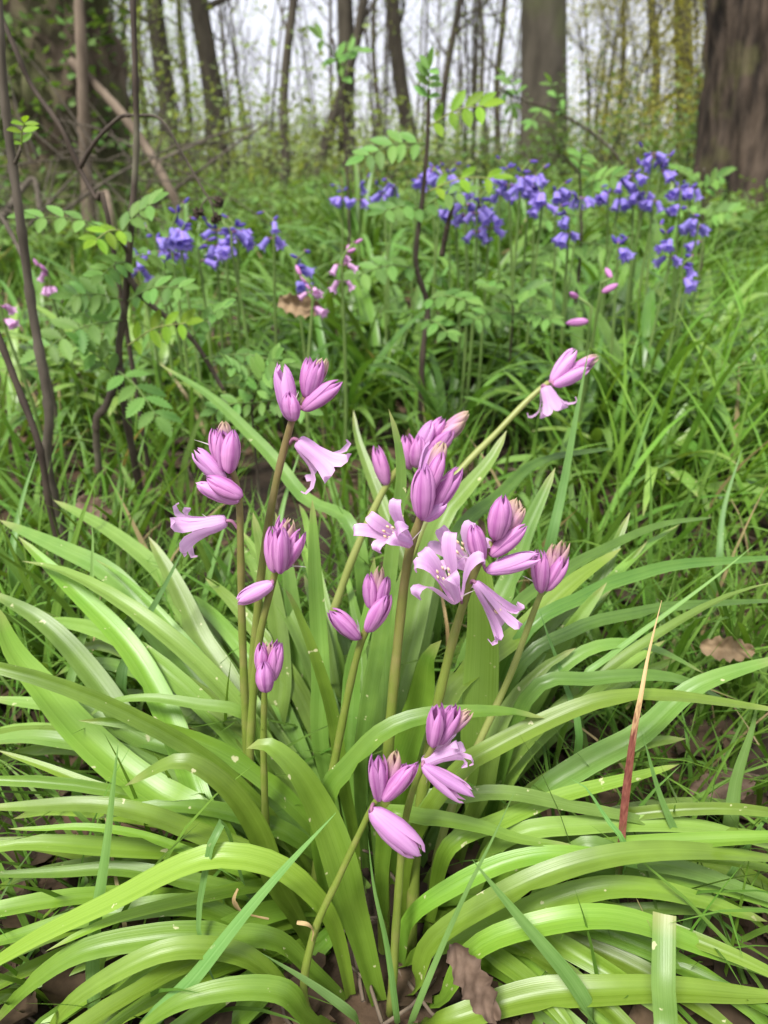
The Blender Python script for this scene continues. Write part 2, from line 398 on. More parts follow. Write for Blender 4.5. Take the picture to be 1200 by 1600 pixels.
tree('oak_tree', 'thick dark trunk with deeply furrowed bark at the frame edge', (1205, 335), (1222, 0), 5.2, 200, 15, M['bark'], sides=170, amp=.05, fu=8, fz=2.0, mode='ridge', rows=150, limbs=9, leafn=3)
tree('beech_tree', 'broad smooth grey trunk rising behind the blue flowers', (851, 290), (849, 0), 9.5, 70, 16, M['bark_grey'], sides=40, amp=.006, fu=4, fz=1.2, rows=60, limbs=8, leafn=3)
tree('maple_tree', 'straight grey-brown trunk in the yellow-green leaves beside the furrowed trunk', (1075, 270), (1068, 0), 15, 30, 15, M['bark_grey'], sides=20, limbs=7, leafn=4, rows=40)
TR = [  # base, top, Y, w, label
 ((268, 265), (243, 0), 13, 30, 'grey trunk leaning left, nearer the dead stump of two stout trunks'),
 ((345, 268), (312, 0), 12, 33, 'stout grey trunk leaning left, beside a slimmer parallel trunk'),
 ((440, 285), (459, 0), 9, 15, 'slim dark trunk bending to the right against open sky'),
 ((546, 285), (535, 0), 10.5, 28, 'dark upright trunk with a leaning stem crossing its foot'),
 ((648, 250), (612, 0), 14, 25, 'dark crooked trunk behind the sprouting rowan tip'),
 ((682, 245), (716, 0), 14.5, 12, 'thin dark trunk curving right, twin of the crooked trunk'),
 ((490, 290), (548, 90), 10.3, 17, 'thin stem leaning into the dark upright trunk'),
 ((960, 262), (978, 0), 17, 10, 'thin pole with side twigs right of the broad grey trunk'),
 ((1028, 262), (1020, 0), 22, 16, 'faint slender trunk among yellow leaves far behind'),
 ((228, 262), (215, 0), 19, 12, 'slender far trunk beside the stump, first of the distant poles'),
 ((295, 262), (283, 0), 18, 12, 'slender far trunk standing between two stout grey trunks'),
 ((775, 258), (785, 0), 20, 11, 'slender trunk close to the broad grey trunk'),
 ((760, 258), (750, 0), 26, 9, 'very thin pale pole among bare twigs in the gap'),
 ((590, 255), (584, 0), 24, 9, 'very thin far pole between two dark trunks'),
]
for i, (b_, t_, Y, w_, lb) in enumerate(TR):
    tree('slender_tree', lb, b_, t_, Y, w_, 9 + 4 * random.random(), M['bark_far'], sides=12, amp=.003, limbs=8, rows=28, curve=.05 if w_ < 20 else .03, leafn=3, flare=.25,
         low=[(random.uniform(1.0, 3.5), random.uniform(0, 6.28), random.uniform(.8, 1.8)) for _ in range(3)], group='slender trees in the wood behind', leafsize=.07)

def coppice(label, px, Y, nst, hgt_m, spread, leafy, mat='spring', leafsize=.05):
    bp = P(px, 262, Y); g = hgt(bp[0], Y)
    root = empty('hazel_coppice', (bp[0], Y, g), label, 'shrub', 'hazel coppice shrubs in the wood')
    ends = []; tw = MB()
    for k in range(nst):
        a = random.uniform(0, 6.283); rr = random.uniform(0, .25)
        p0 = np.array([bp[0] + rr * math.cos(a), Y + rr * math.sin(a), g - .03])
        h = hgt_m * random.uniform(.6, 1.1); o = spread * random.uniform(.2, 1)
        pts = spline([p0, p0 + [o * .35 * math.cos(a) + random.gauss(0, .08), o * .35 * math.sin(a), h * .45], p0 + [o * math.cos(a) + random.gauss(0, .1), o * math.sin(a), h]], 12)
        r = random.uniform(.008, .024)
        b = MB(); b.tube(pts, np.linspace(r, r * .3, 12), 5, cap=False); b.build('stem', M['bark_far'], root, root.location)
        for q in range(15):
            i = random.randint(2, 11); d = nrm([random.gauss(0, 1), random.gauss(0, 1), random.uniform(.3, 1.6)])
            branch(tw, ends, pts[i], d, random.uniform(.3, .9), r * .35, 1, wig=.2, up=.25, sides=3)
    tag(tw.build('twigs', M['bark_far'], root, root.location), kind='stuff')
    if leafy:
        c = MB(); leaf_cloud(c, ends, leafsize, leafy, .12); tag(c.build('foliage', M[mat], root, root.location), kind='stuff')
for a in [('airy bare-stemmed shrub left of the slim bending trunk', 400, 12, 5, 5, 1.4, 1, 'spring'),
          ('twiggy shrub of thin stems behind the leaning stem', 500, 16, 5, 6, 1.6, 1, 'spring'),
          ('cluster of thin upright stems behind the rowan tip', 600, 13, 6, 5, 1.2, 1, 'spring'),
          ('dense cluster of thin upright stems against bright sky', 745, 12, 8, 5, 1.3, 1, 'spring'),
          ('twiggy shrub close to the broad grey trunk', 800, 17, 6, 6, 1.4, 1, 'spring'),
          ('leafy coppice just past the broad grey trunk', 930, 14, 9, 4, 1.6, 9, 'spring_y'),
          ('yellow-leaved coppice before the grey-brown trunk', 1010, 13, 9, 4.5, 1.6, 9, 'spring_y'),
          ('yellow-green coppice touching the furrowed trunk', 1110, 11, 9, 3.6, 1.4, 8, 'spring_y'),
          ('green coppice behind the stump and pale pole', 175, 11, 9, 4, 1.6, 9, 'spring'),
          ('green coppice in the corner beyond the stump', 40, 10, 9, 4, 1.8, 9, 'shrubleaf'),
          ('thin coppice between the two stout grey trunks', 305, 16, 7, 5, 1.6, 9, 'spring')]:
    coppice(*a)

def shrub(label, px, Y, hh, ww, n, mat, size=.06):
    bp = P(px, 262, Y); g = hgt(bp[0], Y)
    root = empty('undergrowth_shrub', (bp[0], Y, g), label, 'shrub', 'low shrubs under the trees')
    st = MB(); ends = []
    for k in range(9):
        a = random.uniform(0, 6.283)
        branch(st, ends, (bp[0], Y, g - .02), (math.cos(a) * ww / hh, math.sin(a) * ww / hh, 1.0), hh * random.uniform(.6, .95), .014, 1, up=.05)
    st.build('stems', M['bark_far'], root, root.location)
    c = MB(); leaf_cloud(c, ends, size, max(2, n // len(ends)), .16 * max(hh, ww)); tag(c.build('foliage', M[mat], root, root.location), kind='stuff')
SH = [('dark shrub at the foot of the slim bending trunk', 430, 14, 1.0, 1.0, 900, 'shrubleaf'), ('pale green bush in the gap under open sky', 490, 22, 1.7, 2.2, 1300, 'spring'),
      ('green bush beside the dark upright trunk', 575, 16, 1.0, 1.3, 900, 'spring'), ('low bramble bush before the crooked trunk', 655, 8, .55, .8, 900, 'shrubleaf'),
      ('low bramble tangle beside the broad grey trunk', 770, 7.5, .6, .8, 900, 'shrubleaf'), ('olive bush right of the broad grey trunk', 925, 9, 1.0, .9, 1200, 'shrubleaf'),
      ('yellow-green bush between the broad trunk and furrowed trunk', 985, 10, 1.25, 1.0, 1300, 'spring_y'), ('bush leaning on the furrowed trunk', 1075, 6.6, .85, .7, 1100, 'shrubleaf'),
      ('far yellow bush among the slender trees', 1000, 20, 2.6, 2.4, 1500, 'spring_y'), ('far pale bush left of the broad trunk', 720, 24, 1.5, 2.4, 1300, 'spring'),
      ('far green bush between stout trunks', 300, 17, 1.9, 2.2, 1300, 'spring'), ('green bush right of the stout trunks', 385, 19, 1.4, 2.0, 1100, 'spring'),
      ('green thicket behind the pale pole', 210, 9, 1.1, 1.1, 1200, 'shrubleaf'), ('dense thicket in the corner by the stump', 20, 6.5, 1.3, 1.1, 1300, 'shrubleaf'),
      ('far bush seen past the furrowed trunk', 1130, 14, 1.8, 1.6, 1300, 'spring'), ('far bush low behind the rowan tip', 620, 28, 1.7, 2.6, 1300, 'spring'),
      ('far bush under the distant poles', 250, 26, 3.0, 3.0, 1400, 'spring'), ('far bush near the thin pole with side twigs', 940, 26, 2.6, 3.0, 1400, 'spring')]
for s in SH: shrub(*s)

# far wood that reads as one mass
def far_wood():
    b = MB(); c = MB()
    for k in range(70):
        a = random.uniform(-.75, .75); d = random.uniform(30, 75); x, y = d * math.sin(a), d * math.cos(a)
        h = random.uniform(8, 15); r = random.uniform(.04, .13)
        lx = random.gauss(0, .5)
        b.tube([(x, y, -.2), (x + lx * .3, y, h * .5), (x + lx, y, h)], [r, r * .7, r * .2], 5, cap=False)
        for q in range(16):
            z = random.uniform(1.2, h); bx = random.choice((-1, 1)) * random.uniform(.5, 2.0)
            b.tube([(x, y, z), (x + bx * .5, y, z + .7), (x + bx, y, z + 1.8)], [.03, .02, .008], 3, cap=False)
    for k in range(16000):
        a = random.uniform(-.75, .75); d = random.uniform(32, 80); x, y = d * math.sin(a), d * math.cos(a)
        z = abs(random.gauss(0, 1.3)) + random.uniform(0, .6)
        if random.random() < .25: z = random.uniform(2, 11)
        add_leaf(c, np.array([x, y, z]), random.uniform(.15, .4))
    o = b.build('distant_wood', M['bark_far']); tag(o, 'mass of far tree trunks closing off the wood', 'woodland', kind='stuff')
    o = c.build('distant_foliage', M['spring']); tag(o, 'pale green haze of far spring leaves', 'foliage', kind='stuff')
far_wood()

def undergrowth():
    c = MB()
    for k in range(40000):
        a = random.uniform(-.72, .72); d = 2.6 + 26 * random.random() ** 2.0
        x, y = d * math.sin(a), d * math.cos(a)
        if noise.noise(Vector((x * .8, y * .8, 1))) < -.25: continue
        z = hgt(x, y) + random.uniform(.02, .22 + .012 * d) * (.6 + .8 * abs(noise.noise(Vector((x * 1.5, y * 1.5, 5)))))
        add_leaf(c, np.array([x, y, z]), random.uniform(.03, .06) * (1 + d * .03), .65)
    tag(c.build('undergrowth', M['under']), 'low green woodland plants covering the floor behind the flowers', 'undergrowth', kind='stuff')
undergrowth()

def understorey():
    c = MB(); tw = MB()
    for k in range(900):
        a = random.uniform(-.72, .72); d = 5.5 + 30 * random.random() ** 1.4; x, y = d * math.sin(a), d * math.cos(a)
        nz = noise.noise(Vector((x * .35, y * .35, 11)))
        if nz < -.12: continue
        gap = .75 if -.2 < math.atan2(x, y) < .17 else 1.0
        h = gap * (.35 + 1.5 * max(0, nz + .25)) * (.6 + .05 * d) * random.uniform(.5, 1.2)
        tx, ty = x + random.gauss(0, .25), y + random.gauss(0, .25)
        tw.tube([(x, y, -.02), ((x + tx) / 2 + random.gauss(0, .08), (y + ty) / 2, h * .5), (tx, ty, h)], [.008, .006, .002], 4, cap=False)
        for q in range(42):
            t = random.uniform(.15, 1.05)
            add_leaf(c, np.array([x + (tx - x) * t + random.gauss(0, .22), y + (ty - y) * t + random.gauss(0, .22), max(.05, h * t + random.gauss(0, .1))]), random.uniform(.04, .075) * (1 + .02 * d), .65)
    tag(c.build('understorey', M['spring_pale']), 'pale green understorey leaves under the trees', 'undergrowth', kind='stuff')
    tag(tw.build('understorey_stems', M['bark_far']), 'thin stems of the understorey shrubs', 'undergrowth', kind='stuff')
understorey()

# the old stump and dead wood on the left
def stump():
    Y = 3.3
    g = P(115, 330, Y); root = empty('tree_stump', (g[0], Y, 0), 'big dark mossy leaning old trunk behind the bare twigs', 'stump')
    b = MB(); top = P(85, -260, Y + .25); bot = P(130, 350, Y); bot[2] = -.1
    path = spline([bot, bot * .55 + top * .45 + [-.06, 0, 0], top], 70)
    z = np.linspace(0, 1, 70)
    trunk_tube(b, path, .235 + .16 * np.exp(-z * 7) + .03 * np.sin(z * 17), 90, .05, 5, 4.0, 'ridge', 3)
    b.build('trunk', M['bark_moss'], root, root.location)
    iv = MB()
    for k in range(900):
        s = random.random(); i = int(s * 69); a = random.uniform(3.4, 6.0)
        add_leaf(iv, path[i] + np.array([math.cos(a), math.sin(a), 0]) * random.uniform(.24, .33), random.uniform(.03, .06), .8)
    tag(iv.build('ivy', M['shrubleaf'], root, root.location), kind='stuff')
stump()
def stick(name, label, pts, w, mat, cat, sides=8, group=None, lump=.25, ground=True):
    q = [(*P(a, b, c), ) for a, b, c in pts]
    q = spline(q, 8 * len(pts))
    k = np.linspace(0, 1, len(q)); m0 = PXM(pts[0][1], pts[0][2]); m1 = PXM(pts[-1][1], pts[-1][2])
    rad = (w[0] * m0 * (1 - k) + w[1] * m1 * k) / 2
    b = MB(); b.tube(q, rad, sides, lump=lump)
    o = b.build(name, mat, None, q[0]); o.location = q[0]
    return tag(o, label, cat, group)
stick('dead_pole', 'pale bark-stripped dead pole standing upright against the old trunk', [(140, 360, 3.0), (133, 230, 3.0), (128, 100, 3.0), (120, -80, 3.05)], (22, 15), M['dead'], 'dead branch')
stick('dead_pole', 'pale broken dead branch slanting down from the old trunk', [(292, 352, 2.9), (262, 290, 2.9), (225, 225, 2.95), (175, 160, 3.0), (110, 95, 3.05)], (14, 15), M['dead'], 'dead branch')
stick('dead_pole', 'short pale broken branch among the brush under the old trunk', [(180, 365, 2.7), (172, 330, 2.7), (165, 300, 2.75)], (16, 12), M['dead'], 'dead branch')
stick('dead_pole', 'grey crooked stick lying at the foot of the old trunk', [(0, 345, 2.5), (50, 280, 2.6), (62, 330, 2.55)], (12, 7), M['twig_grey'], 'dead branch')
for i, (a, b_, Y, lb) in enumerate([((60, 250), (0, 180), 2.4, 'upper thin bent stick in the brush heap'), ((100, 330), (215, 255), 2.5, 'thin stick crossing the foot of the pale pole'), ((20, 380), (120, 270), 2.3, 'thin stick rising to the old trunk'),
                                 ((230, 330), (420, 190), 3.4, 'long thin dry stem arching toward the slim bending trunk'), ((250, 250), (400, 195), 3.2, 'upper of two dry stems by the stout trunks')]):
    stick('dry_twig', lb, [(*a, Y), ((a[0] + b_[0]) / 2 + 8, (a[1] + b_[1]) / 2 - 9, Y), (*b_, Y + .1)], (6, 3), M['twig_grey'], 'twig', 5, 'thin sticks around the old trunk')
def brush():
    b = MB()
    for k in range(150):
        x0, y0 = random.uniform(-40, 270), random.uniform(230, 370); Y = random.uniform(2.3, 4.0)
        p = P(x0, y0, Y); p[2] = max(p[2], .02)
        d = nrm([random.gauss(0, 1), random.gauss(0, .6), random.gauss(.3, .6)]); L = random.uniform(.1, .5)
        b.tube([p, p + d * L * .5 + [0, 0, .02], p + d * L], [.0028, .0022, .001], 4, cap=False)
    tag(b.build('brushwood', M['twig_grey']), 'loose tangle of dead brushwood round the foot of the old trunk', 'brushwood', kind='stuff')
brush()

# ------------------------------------------------------------------ ribbons (strap leaves, blades)
def ribbon(b, pts, width, n=22, m=5, chan=.22, twist=0.0, hint=None, prof='strap', r=.5, wave=0.0, kink=0.0):
    """pts base->tip (world); width max full width in m; face turned up and towards the viewer's side as leaves splay"""
    c = spline(pts, n)
    if kink:
        q0 = random.uniform(0, 50); amp = kink * np.sin(np.linspace(0, 1, n) * math.pi)
        c = c + np.array([[noise.noise(Vector((i * .13, q0, k))) for k in (1, 5, 9)] for i in range(n)]) * amp[:, None]
    nick = {}
    if kink:
        for _ in range(random.choice((0, 0, 1, 2))): nick[random.randint(3, n - 3)] = (random.choice((-1, 1)), random.uniform(.55, .85))
    T = np.gradient(c, axis=0); T /= np.linalg.norm(T, axis=1)[:, None] + 1e-12
    s = np.linspace(0, 1, n)
    if prof == 'strap': wv = (.62 + .5 * np.minimum(1, s / .45) - .12) * np.sqrt(np.clip(1 - s ** 7, 0, 1)) * (1 - .42 * np.clip((s - .45) / .55, 0, 1) ** 1.6)
    elif prof == 'grass': wv = np.minimum(1, .55 + s * 1.2) * (1 - s ** 2.2) + .02
    else: wv = np.interp(s, prof[0], prof[1])
    ph = random.uniform(0, 6.28)
    v = []; uv = []; sp = None
    for i in range(n):
        hv = np.array([0, 0, 1.]) * .9 + nrm(CAM - c[i]) * .8 if hint is None else np.asarray(hint, float)
        sd = np.cross(T[i], hv)
        if np.linalg.norm(sd) < .12 and sp is not None: sd = sp
        sd = nrm(sd)
        if sp is not None and np.dot(sd, sp) < 0: sd = -sd
        if sp is not None: sd = nrm(sp * .45 + sd * .55)
        sp = sd
        N_ = nrm(np.cross(sd, T[i]))
        tw = twist * (s[i] - .2)
        a = sd * math.cos(tw) + N_ * math.sin(tw); nn = nrm(np.cross(a, T[i]))
        hw = width * .5 * wv[i]
        for k in range(m):
            u = -1 + 2 * k / (m - 1)
            lift = hw * chan * (.5 * u * u + .75 * min(1, abs(u) * 1.6) - .6) * (1 - .3 * s[i]) + wave * hw * math.sin(s[i] * 11 + ph) * u
            e = nick[i][1] if i in nick and u * nick[i][0] > .9 else 1.0
            v.append(c[i] + a * hw * u * e + nn * lift); uv.append(((u + 1) / 2, s[i]))
    f = [(i * m + k, i * m + k + 1, (i + 1) * m + k + 1, (i + 1) * m + k) for i in range(n - 1) for k in range(m - 1)]
    b.add(v, f, uv, 0, r)

# ------------------------------------------------------------------ the clump of strap leaves in front
CLX, CLY = 0.0, .272
clump = empty('bluebell_leaf_clump', (CLX, CLY, 0), 'large clump of glossy strap leaves around the pink bluebell stalks', 'bluebell leaves')
def leaf_px(px, Y0, Y1, w, mat='leaf', parent=None, base=True, twist=0., name='leaf', prof='strap', chan=.34, wave=.10, n=24, ylist=None):
    parent = parent or clump
    a = np.array(px, float); seg = np.concatenate([[0], np.cumsum(np.linalg.norm(np.diff(a, axis=0), axis=1))]); seg /= seg[-1]
    Ys = ylist if ylist else [Y0 + (Y1 - Y0) * t for t in seg]
    pts = [P(x, y, Y) for (x, y), Y in zip(px, Ys)]
    pts = [np.array([p[0], p[1], max(p[2], .004)]) for p in pts]
    mid = len(px) // 2; wm = .9 * w * PXM(px[mid][1], Ys[mid])
    if base and pts[0][2] > .012:
        q = pts[0]; h = q[2]
        pts.insert(0, np.array([q[0] * .72 + CLX * .28 - np.sign(q[0]) * 0.0, q[1] * .75 + CLY * .25, -.004]))
    b = MB(); ribbon(b, pts, wm, n=n + 6, m=7, twist=twist + random.uniform(-.25, .25), prof=prof, chan=chan, wave=wave, kink=.0035)
    return b.build(name, M[mat], parent, parent.location)

LV = [
 ([(330, 1290), (287, 1180), (258, 1108), (208, 1017), (125, 933), (28, 838)], .272, .40, 46, 'leaf'),
 ([(395, 1240), (358, 1150), (316, 1075), (233, 980), (146, 883), (-2, 812)], .30, .47, 46, 'leaf_back'),
 ([(400, 1130), (358, 1058), (292, 967), (246, 900), (175, 830), (83, 781)], .33, .52, 36, 'leaf_back'),
 ([(400, 1180), (354, 1058), (308, 983), (266, 900), (232, 838)], .32, .42, 48, 'leaf_back'),
 ([(330, 1300), (240, 1245), (167, 1195), (115, 1145), (62, 1075), (17, 1015), (-10, 940)], .265, .33, 66, 'leaf'),
 ([(350, 1300), (242, 1190), (200, 1125), (137, 1050), (62, 967), (-25, 920)], .28, .38, 46, 'leaf_back'),
 ([(400, 1150), (370, 1110), (312, 1100), (233, 1090), (167, 1100), (125, 1135)], .31, .31, 24, 'leaf_back'),
 ([(460, 1400), (400, 1345), (360, 1325), (300, 1298), (225, 1270), (125, 1255), (-30, 1262)], .25, .255, 38, 'leaf'),
 ([(390, 1330), (300, 1275), (200, 1243), (100, 1210), (-5, 1172)], .27, .30, 24, 'leaf'),
 ([(400, 1370), (320, 1332), (225, 1310), (125, 1293), (12, 1295)], .25, .25, 18, 'leaf'),
 ([(420, 1400), (330, 1360), (225, 1342), (100, 1325), (-40, 1312)], .262, .275, 42, 'leaf'),
 ([(470, 1430), (330, 1380), (200, 1366), (100, 1363), (-40, 1368)], .25, .25, 30, 'leaf'),
 ([(548, 1560), (522, 1440), (480, 1383), (425, 1352), (340, 1343), (260, 1366), (175, 1405), (75, 1457), (-60, 1535)], .225, .205, 44, 'leaf'),
 ([(540, 1590), (490, 1520), (420, 1465), (310, 1455), (225, 1466), (125, 1488), (50, 1535), (-15, 1605)], .222, .195, 44, 'leaf'),
 ([(445, 1400), (425, 1350), (400, 1298), (360, 1238), (312, 1198), (268, 1190), (195, 1228)], .24, .24, 46, 'leaf'),
 ([(592, 1600), (557, 1440), (530, 1345), (500, 1275), (465, 1205), (418, 1162), (385, 1170)], .222, .25, 62, 'leaf'),
 ([(500, 1330), (512, 1240), (545, 1198), (590, 1153), (640, 1127), (700, 1114), (783, 1110), (852, 1122)], .25, .27, 40, 'leaf'),
 ([(640, 1330), (720, 1208), (783, 1165), (867, 1125), (950, 1096), (1033, 1087), (1117, 1095), (1230, 1112)], .255, .285, 36, 'leaf'),
 ([(660, 1200), (700, 1087), (742, 1042), (816, 988), (867, 937), (908, 900), (972, 856)], .295, .40, 46, 'leaf'),
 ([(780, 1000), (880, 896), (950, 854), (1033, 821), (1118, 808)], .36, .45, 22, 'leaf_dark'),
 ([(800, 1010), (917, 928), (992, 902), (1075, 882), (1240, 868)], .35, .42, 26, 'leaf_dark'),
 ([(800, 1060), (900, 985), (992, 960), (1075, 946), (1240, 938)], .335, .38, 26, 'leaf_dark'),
 ([(790, 1120), (860, 1060), (933, 1012), (1010, 1010), (1100, 1052)], .315, .35, 26, 'leaf_back'),
 ([(830, 1260), (908, 1200), (992, 1150), (1060, 1090), (1117, 1060), (1230, 1025)], .285, .32, 44, 'leaf_back'),
 ([(760, 1200), (796, 1100), (840, 1050), (900, 1012)], .30, .33, 32, 'leaf_back'),
 ([(700, 1330), (785, 1285), (880, 1245), (975, 1218), (1062, 1194)], .255, .29, 32, 'leaf'),
 ([(600, 1290), (665, 1280), (750, 1293), (815, 1312), (900, 1322)], .25, .245, 32, 'leaf'),
 ([(640, 1262), (720, 1243), (800, 1242), (900, 1260), (1000, 1282), (1080, 1312)], .268, .26, 28, 'leaf_back'),
 ([(650, 1540), (672, 1475), (750, 1410), (850, 1366), (975, 1338), (1100, 1330), (1240, 1345)], .215, .235, 44, 'leaf'),
 ([(690, 1560), (735, 1492), (800, 1455), (900, 1435), (1000, 1447), (1100, 1482), (1240, 1538)], .212, .215, 46, 'leaf'),
 ([(680, 1600), (785, 1572), (900, 1552), (1050, 1548), (1240, 1558)], .20, .205, 54, 'leaf'),
 ([(640, 1440), (720, 1376), (825, 1343), (930, 1336), (1050, 1365)], .235, .245, 34, 'leaf'),
 ([(900, 1330), (1000, 1347), (1100, 1368), (1240, 1420)], .25, .23, 36, 'leaf_back'),
 ([(850, 1440), (990, 1420), (1100, 1418), (1240, 1424)], .235, .235, 22, 'leaf_back'),
 ([(640, 1500), (760, 1450), (900, 1400), (1030, 1395), (1200, 1440)], .23, .23, 44, 'leaf'),
 # upright leaves behind the stalks
 ([(560, 1180), (585, 1000), (612, 860), (628, 760), (622, 690), (607, 638)], .31, .36, 32, 'leaf_back'),
 ([(600, 1200), (640, 980), (687, 822), (722, 772), (766, 718), (792, 672)], .33, .46, 44, 'leaf_back'),
 ([(700, 1200), (745, 1010), (793, 911), (819, 838), (845, 780), (868, 730)], .33, .42, 44, 'leaf_back'),
 ([(745, 1290), (755, 1120), (757, 1000), (752, 900), (735, 820)], .31, .34, 66, 'leaf_back'),
 ([(505, 1180), (500, 1060), (492, 900), (488, 780)], .33, .38, 34, 'leaf_back'),
 ([(470, 1180), (468, 1040), (455, 900), (430, 800)], .35, .42, 32, 'leaf_back'),
 ([(430, 1190), (440, 1060), (425, 930), (395, 800)], .34, .42, 38, 'leaf_back'),
 ([(540, 1200), (555, 1060), (575, 960), (585, 870)], .32, .36, 34, 'leaf_back'),
 ([(590, 1250), (600, 1100), (602, 980), (640, 880)], .31, .37, 46, 'leaf_back'),
 ([(545, 1260), (520, 1120), (465, 960), (445, 920)], .29, .31, 26, 'leaf'),
 ([(560, 850), (478, 779), (430, 716), (388, 674), (325, 617), (247, 568)], .44, .62, 26, 'leaf_back'),
 ([(620, 1230), (655, 1100), (668, 1030), (690, 1000)], .295, .30, 62, 'leaf'),
 ([(800, 1210), (870, 1130), (950, 1060), (1040, 1000)], .31, .37, 34, 'leaf_back'),
 ([(700, 1210), (800, 1080), (905, 960), (985, 800)], .33, .44, 36, 'leaf_back'),
 ([(660, 980), (600, 800), (560, 690), (552, 640)], .42, .55, 26, 'leaf_back'),
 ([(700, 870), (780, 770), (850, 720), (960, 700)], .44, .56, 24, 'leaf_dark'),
 ([(450, 1560), (380, 1500), (250, 1500), (120, 1560), (60, 1640)], .205, .185, 40, 'leaf'),
 ([(430, 1480), (320, 1420), (180, 1420), (60, 1450), (-60, 1490)], .235, .22, 40, 'leaf'),
 ([(400, 1300), (300, 1240), (180, 1180), (60, 1150), (-40, 1160)], .285, .31, 40, 'leaf_back'),
 ([(380, 1220), (250, 1170), (120, 1110), (-20, 1090)], .30, .34, 40, 'leaf_back'),
 ([(500, 1600), (430, 1545), (300, 1560), (200, 1620)], .195, .18, 44, 'leaf'),
 ([(820, 1100), (930, 1060), (1050, 1060), (1160, 1110)], .31, .32, 28, 'leaf_dark'),
 ([(780, 1320), (930, 1290), (1080, 1290), (1230, 1330)], .26, .26, 34, 'leaf_back'),
]
for px, a, b_, w_, mt in LV: leaf_px(px, a, b_, w_, mt)

def arch_path(x, y, az, L, el0, droop, n=9, z0=0.0):
    p = np.array([x, y, z0]); pts = [p.copy()]; el = el0
    for i in range(n):
        el = el0 - droop * ((i + .5) / n) ** 1.4
        p = p + L / n * np.array([math.cos(el) * math.cos(az), math.cos(el) * math.sin(az), math.sin(el)])
        p[2] = max(p[2], .006); pts.append(p.copy())
    return pts
def fill_clump():
    k = 0
    while k < 88:
        az = random.uniform(0, 6.283)
        rr = random.uniform(.01, .06)
        x, y = CLX + rr * math.cos(az), CLY + .01 + rr * math.sin(az)
        toward = -math.sin(az)                 # 1 = towards the viewer
        L = random.uniform(.16, .33) * (1 - .45 * max(0, toward))
        el0 = random.uniform(.7, 1.35) - .45 * max(0, toward)
        dr = random.uniform(1.0, 1.9)
        pts = arch_path(x, y, az, L, el0, dr)
        if any(np.linalg.norm(p - CAM) < .235 for p in pts) or max(p[2] for p in pts) > (.17 if k < 50 else .09) or (abs(x) < .08 and toward > .75): continue
        b = MB(); ribbon(b, pts, random.uniform(.006, .0125), n=18, m=7, twist=random.uniform(-1.1, 1.1), wave=.08, chan=.4, kink=.006)
        b.build('leaf', M['leaf' if toward > -.1 else 'leaf_back'], clump, clump.location); k += 1
fill_clump()
def upright_fill():
    k = 0
    while k < 17:
        az = random.uniform(.25, 2.9); rr = random.uniform(.02, .07)
        x, y = CLX + rr * math.cos(az) * 1.4, CLY + .035 + rr * abs(math.sin(az))
        pts = arch_path(x, y, az, random.uniform(.15, .24), random.uniform(1.0, 1.42), random.uniform(.4, 1.6))
        if max(p[2] for p in pts) > .165: continue
        b = MB(); ribbon(b, pts, random.uniform(.008, .013), n=20, m=7, twist=random.uniform(-.7, .7), wave=.12, chan=.4, kink=.006)
        b.build('leaf', M['leaf_back'], clump, clump.location); k += 1
upright_fill()

# ------------------------------------------------------------------ flowers
def petal_mesh(name, kind, mat):
    """one of six petals, flower axis +Z, unit length"""
    prof = {
     'bell': ([0, .12, .3, .5, .66, .8, .9, 1], [.07, .15, .18, .19, .25, .42, .58, .60], [0, .04, .26, .55, .76, .90, .90, .80], [.10, .13, .165, .175, .17, .15, .10, .02]),
     'star': ([0, .1, .28, .48, .62, .76, .9, 1], [.06, .15, .21, .25, .34, .50, .62, .62], [0, .04, .26, .54, .74, .86, .82, .68], [.09, .12, .16, .18, .18, .165, .11, .02]),
    }[kind]
    n, m = 11, 5; v = []; uv = []
    for i in range(n):
        s = i / (n - 1); r = np.interp(s, prof[0], prof[1]); z = np.interp(s, prof[0], prof[2]); hw = np.interp(s, prof[0], prof[3])
        for k in range(m):
            u = -1 + 2 * k / (m - 1)
            ph = min(.62, hw / max(r, .05)) * u
            rr = r * (1 - .05 * (1 - u * u)) if s < .5 else r + .03 * u * u
            v.append((rr * math.cos(ph), rr * math.sin(ph), z)); uv.append(((u + 1) / 2, s))
    f = [(i * m + k, i * m + k + 1, (i + 1) * m + k + 1, (i + 1) * m + k) for i in range(n - 1) for k in range(m - 1)]
    b = MB(); b.add(v, f, uv); return mesh_of(b, name, mat)
def bud_petal(name, mat, blunt=0.0, fat=1.0):
    """one of the petals that fold over each other into a closed bud; keeled, edges tucked in"""
    n, m = 13, 9; v = []; uv = []
    for i in range(n):
        s = i / (n - 1)
        r = fat * np.interp(s, [0, .05, .2, .42, .65, .82, .93, 1], [.15, .30, .42, .5, .46, .33 + blunt * .08, .18 + blunt * .12, .03 + blunt * .04])
        ph = R(66) * (1 - s ** 5 * .75)
        for k in range(m):
            u = -1 + 2 * k / (m - 1)
            g = 1.05 - .13 * u * u + .04 * math.exp(-(u / .18) ** 2)
            a = ph * u
            v.append((r * g * math.cos(a), r * g * math.sin(a), s - .05 * u * u * s ** 3)); uv.append(((u + 1) / 2, s))
    f = [(i * m + k, i * m + k + 1, (i + 1) * m + k + 1, (i + 1) * m + k) for i in range(n - 1) for k in range(m - 1)]
    b = MB(); b.add(v, f, uv); return mesh_of(b, name, mat)
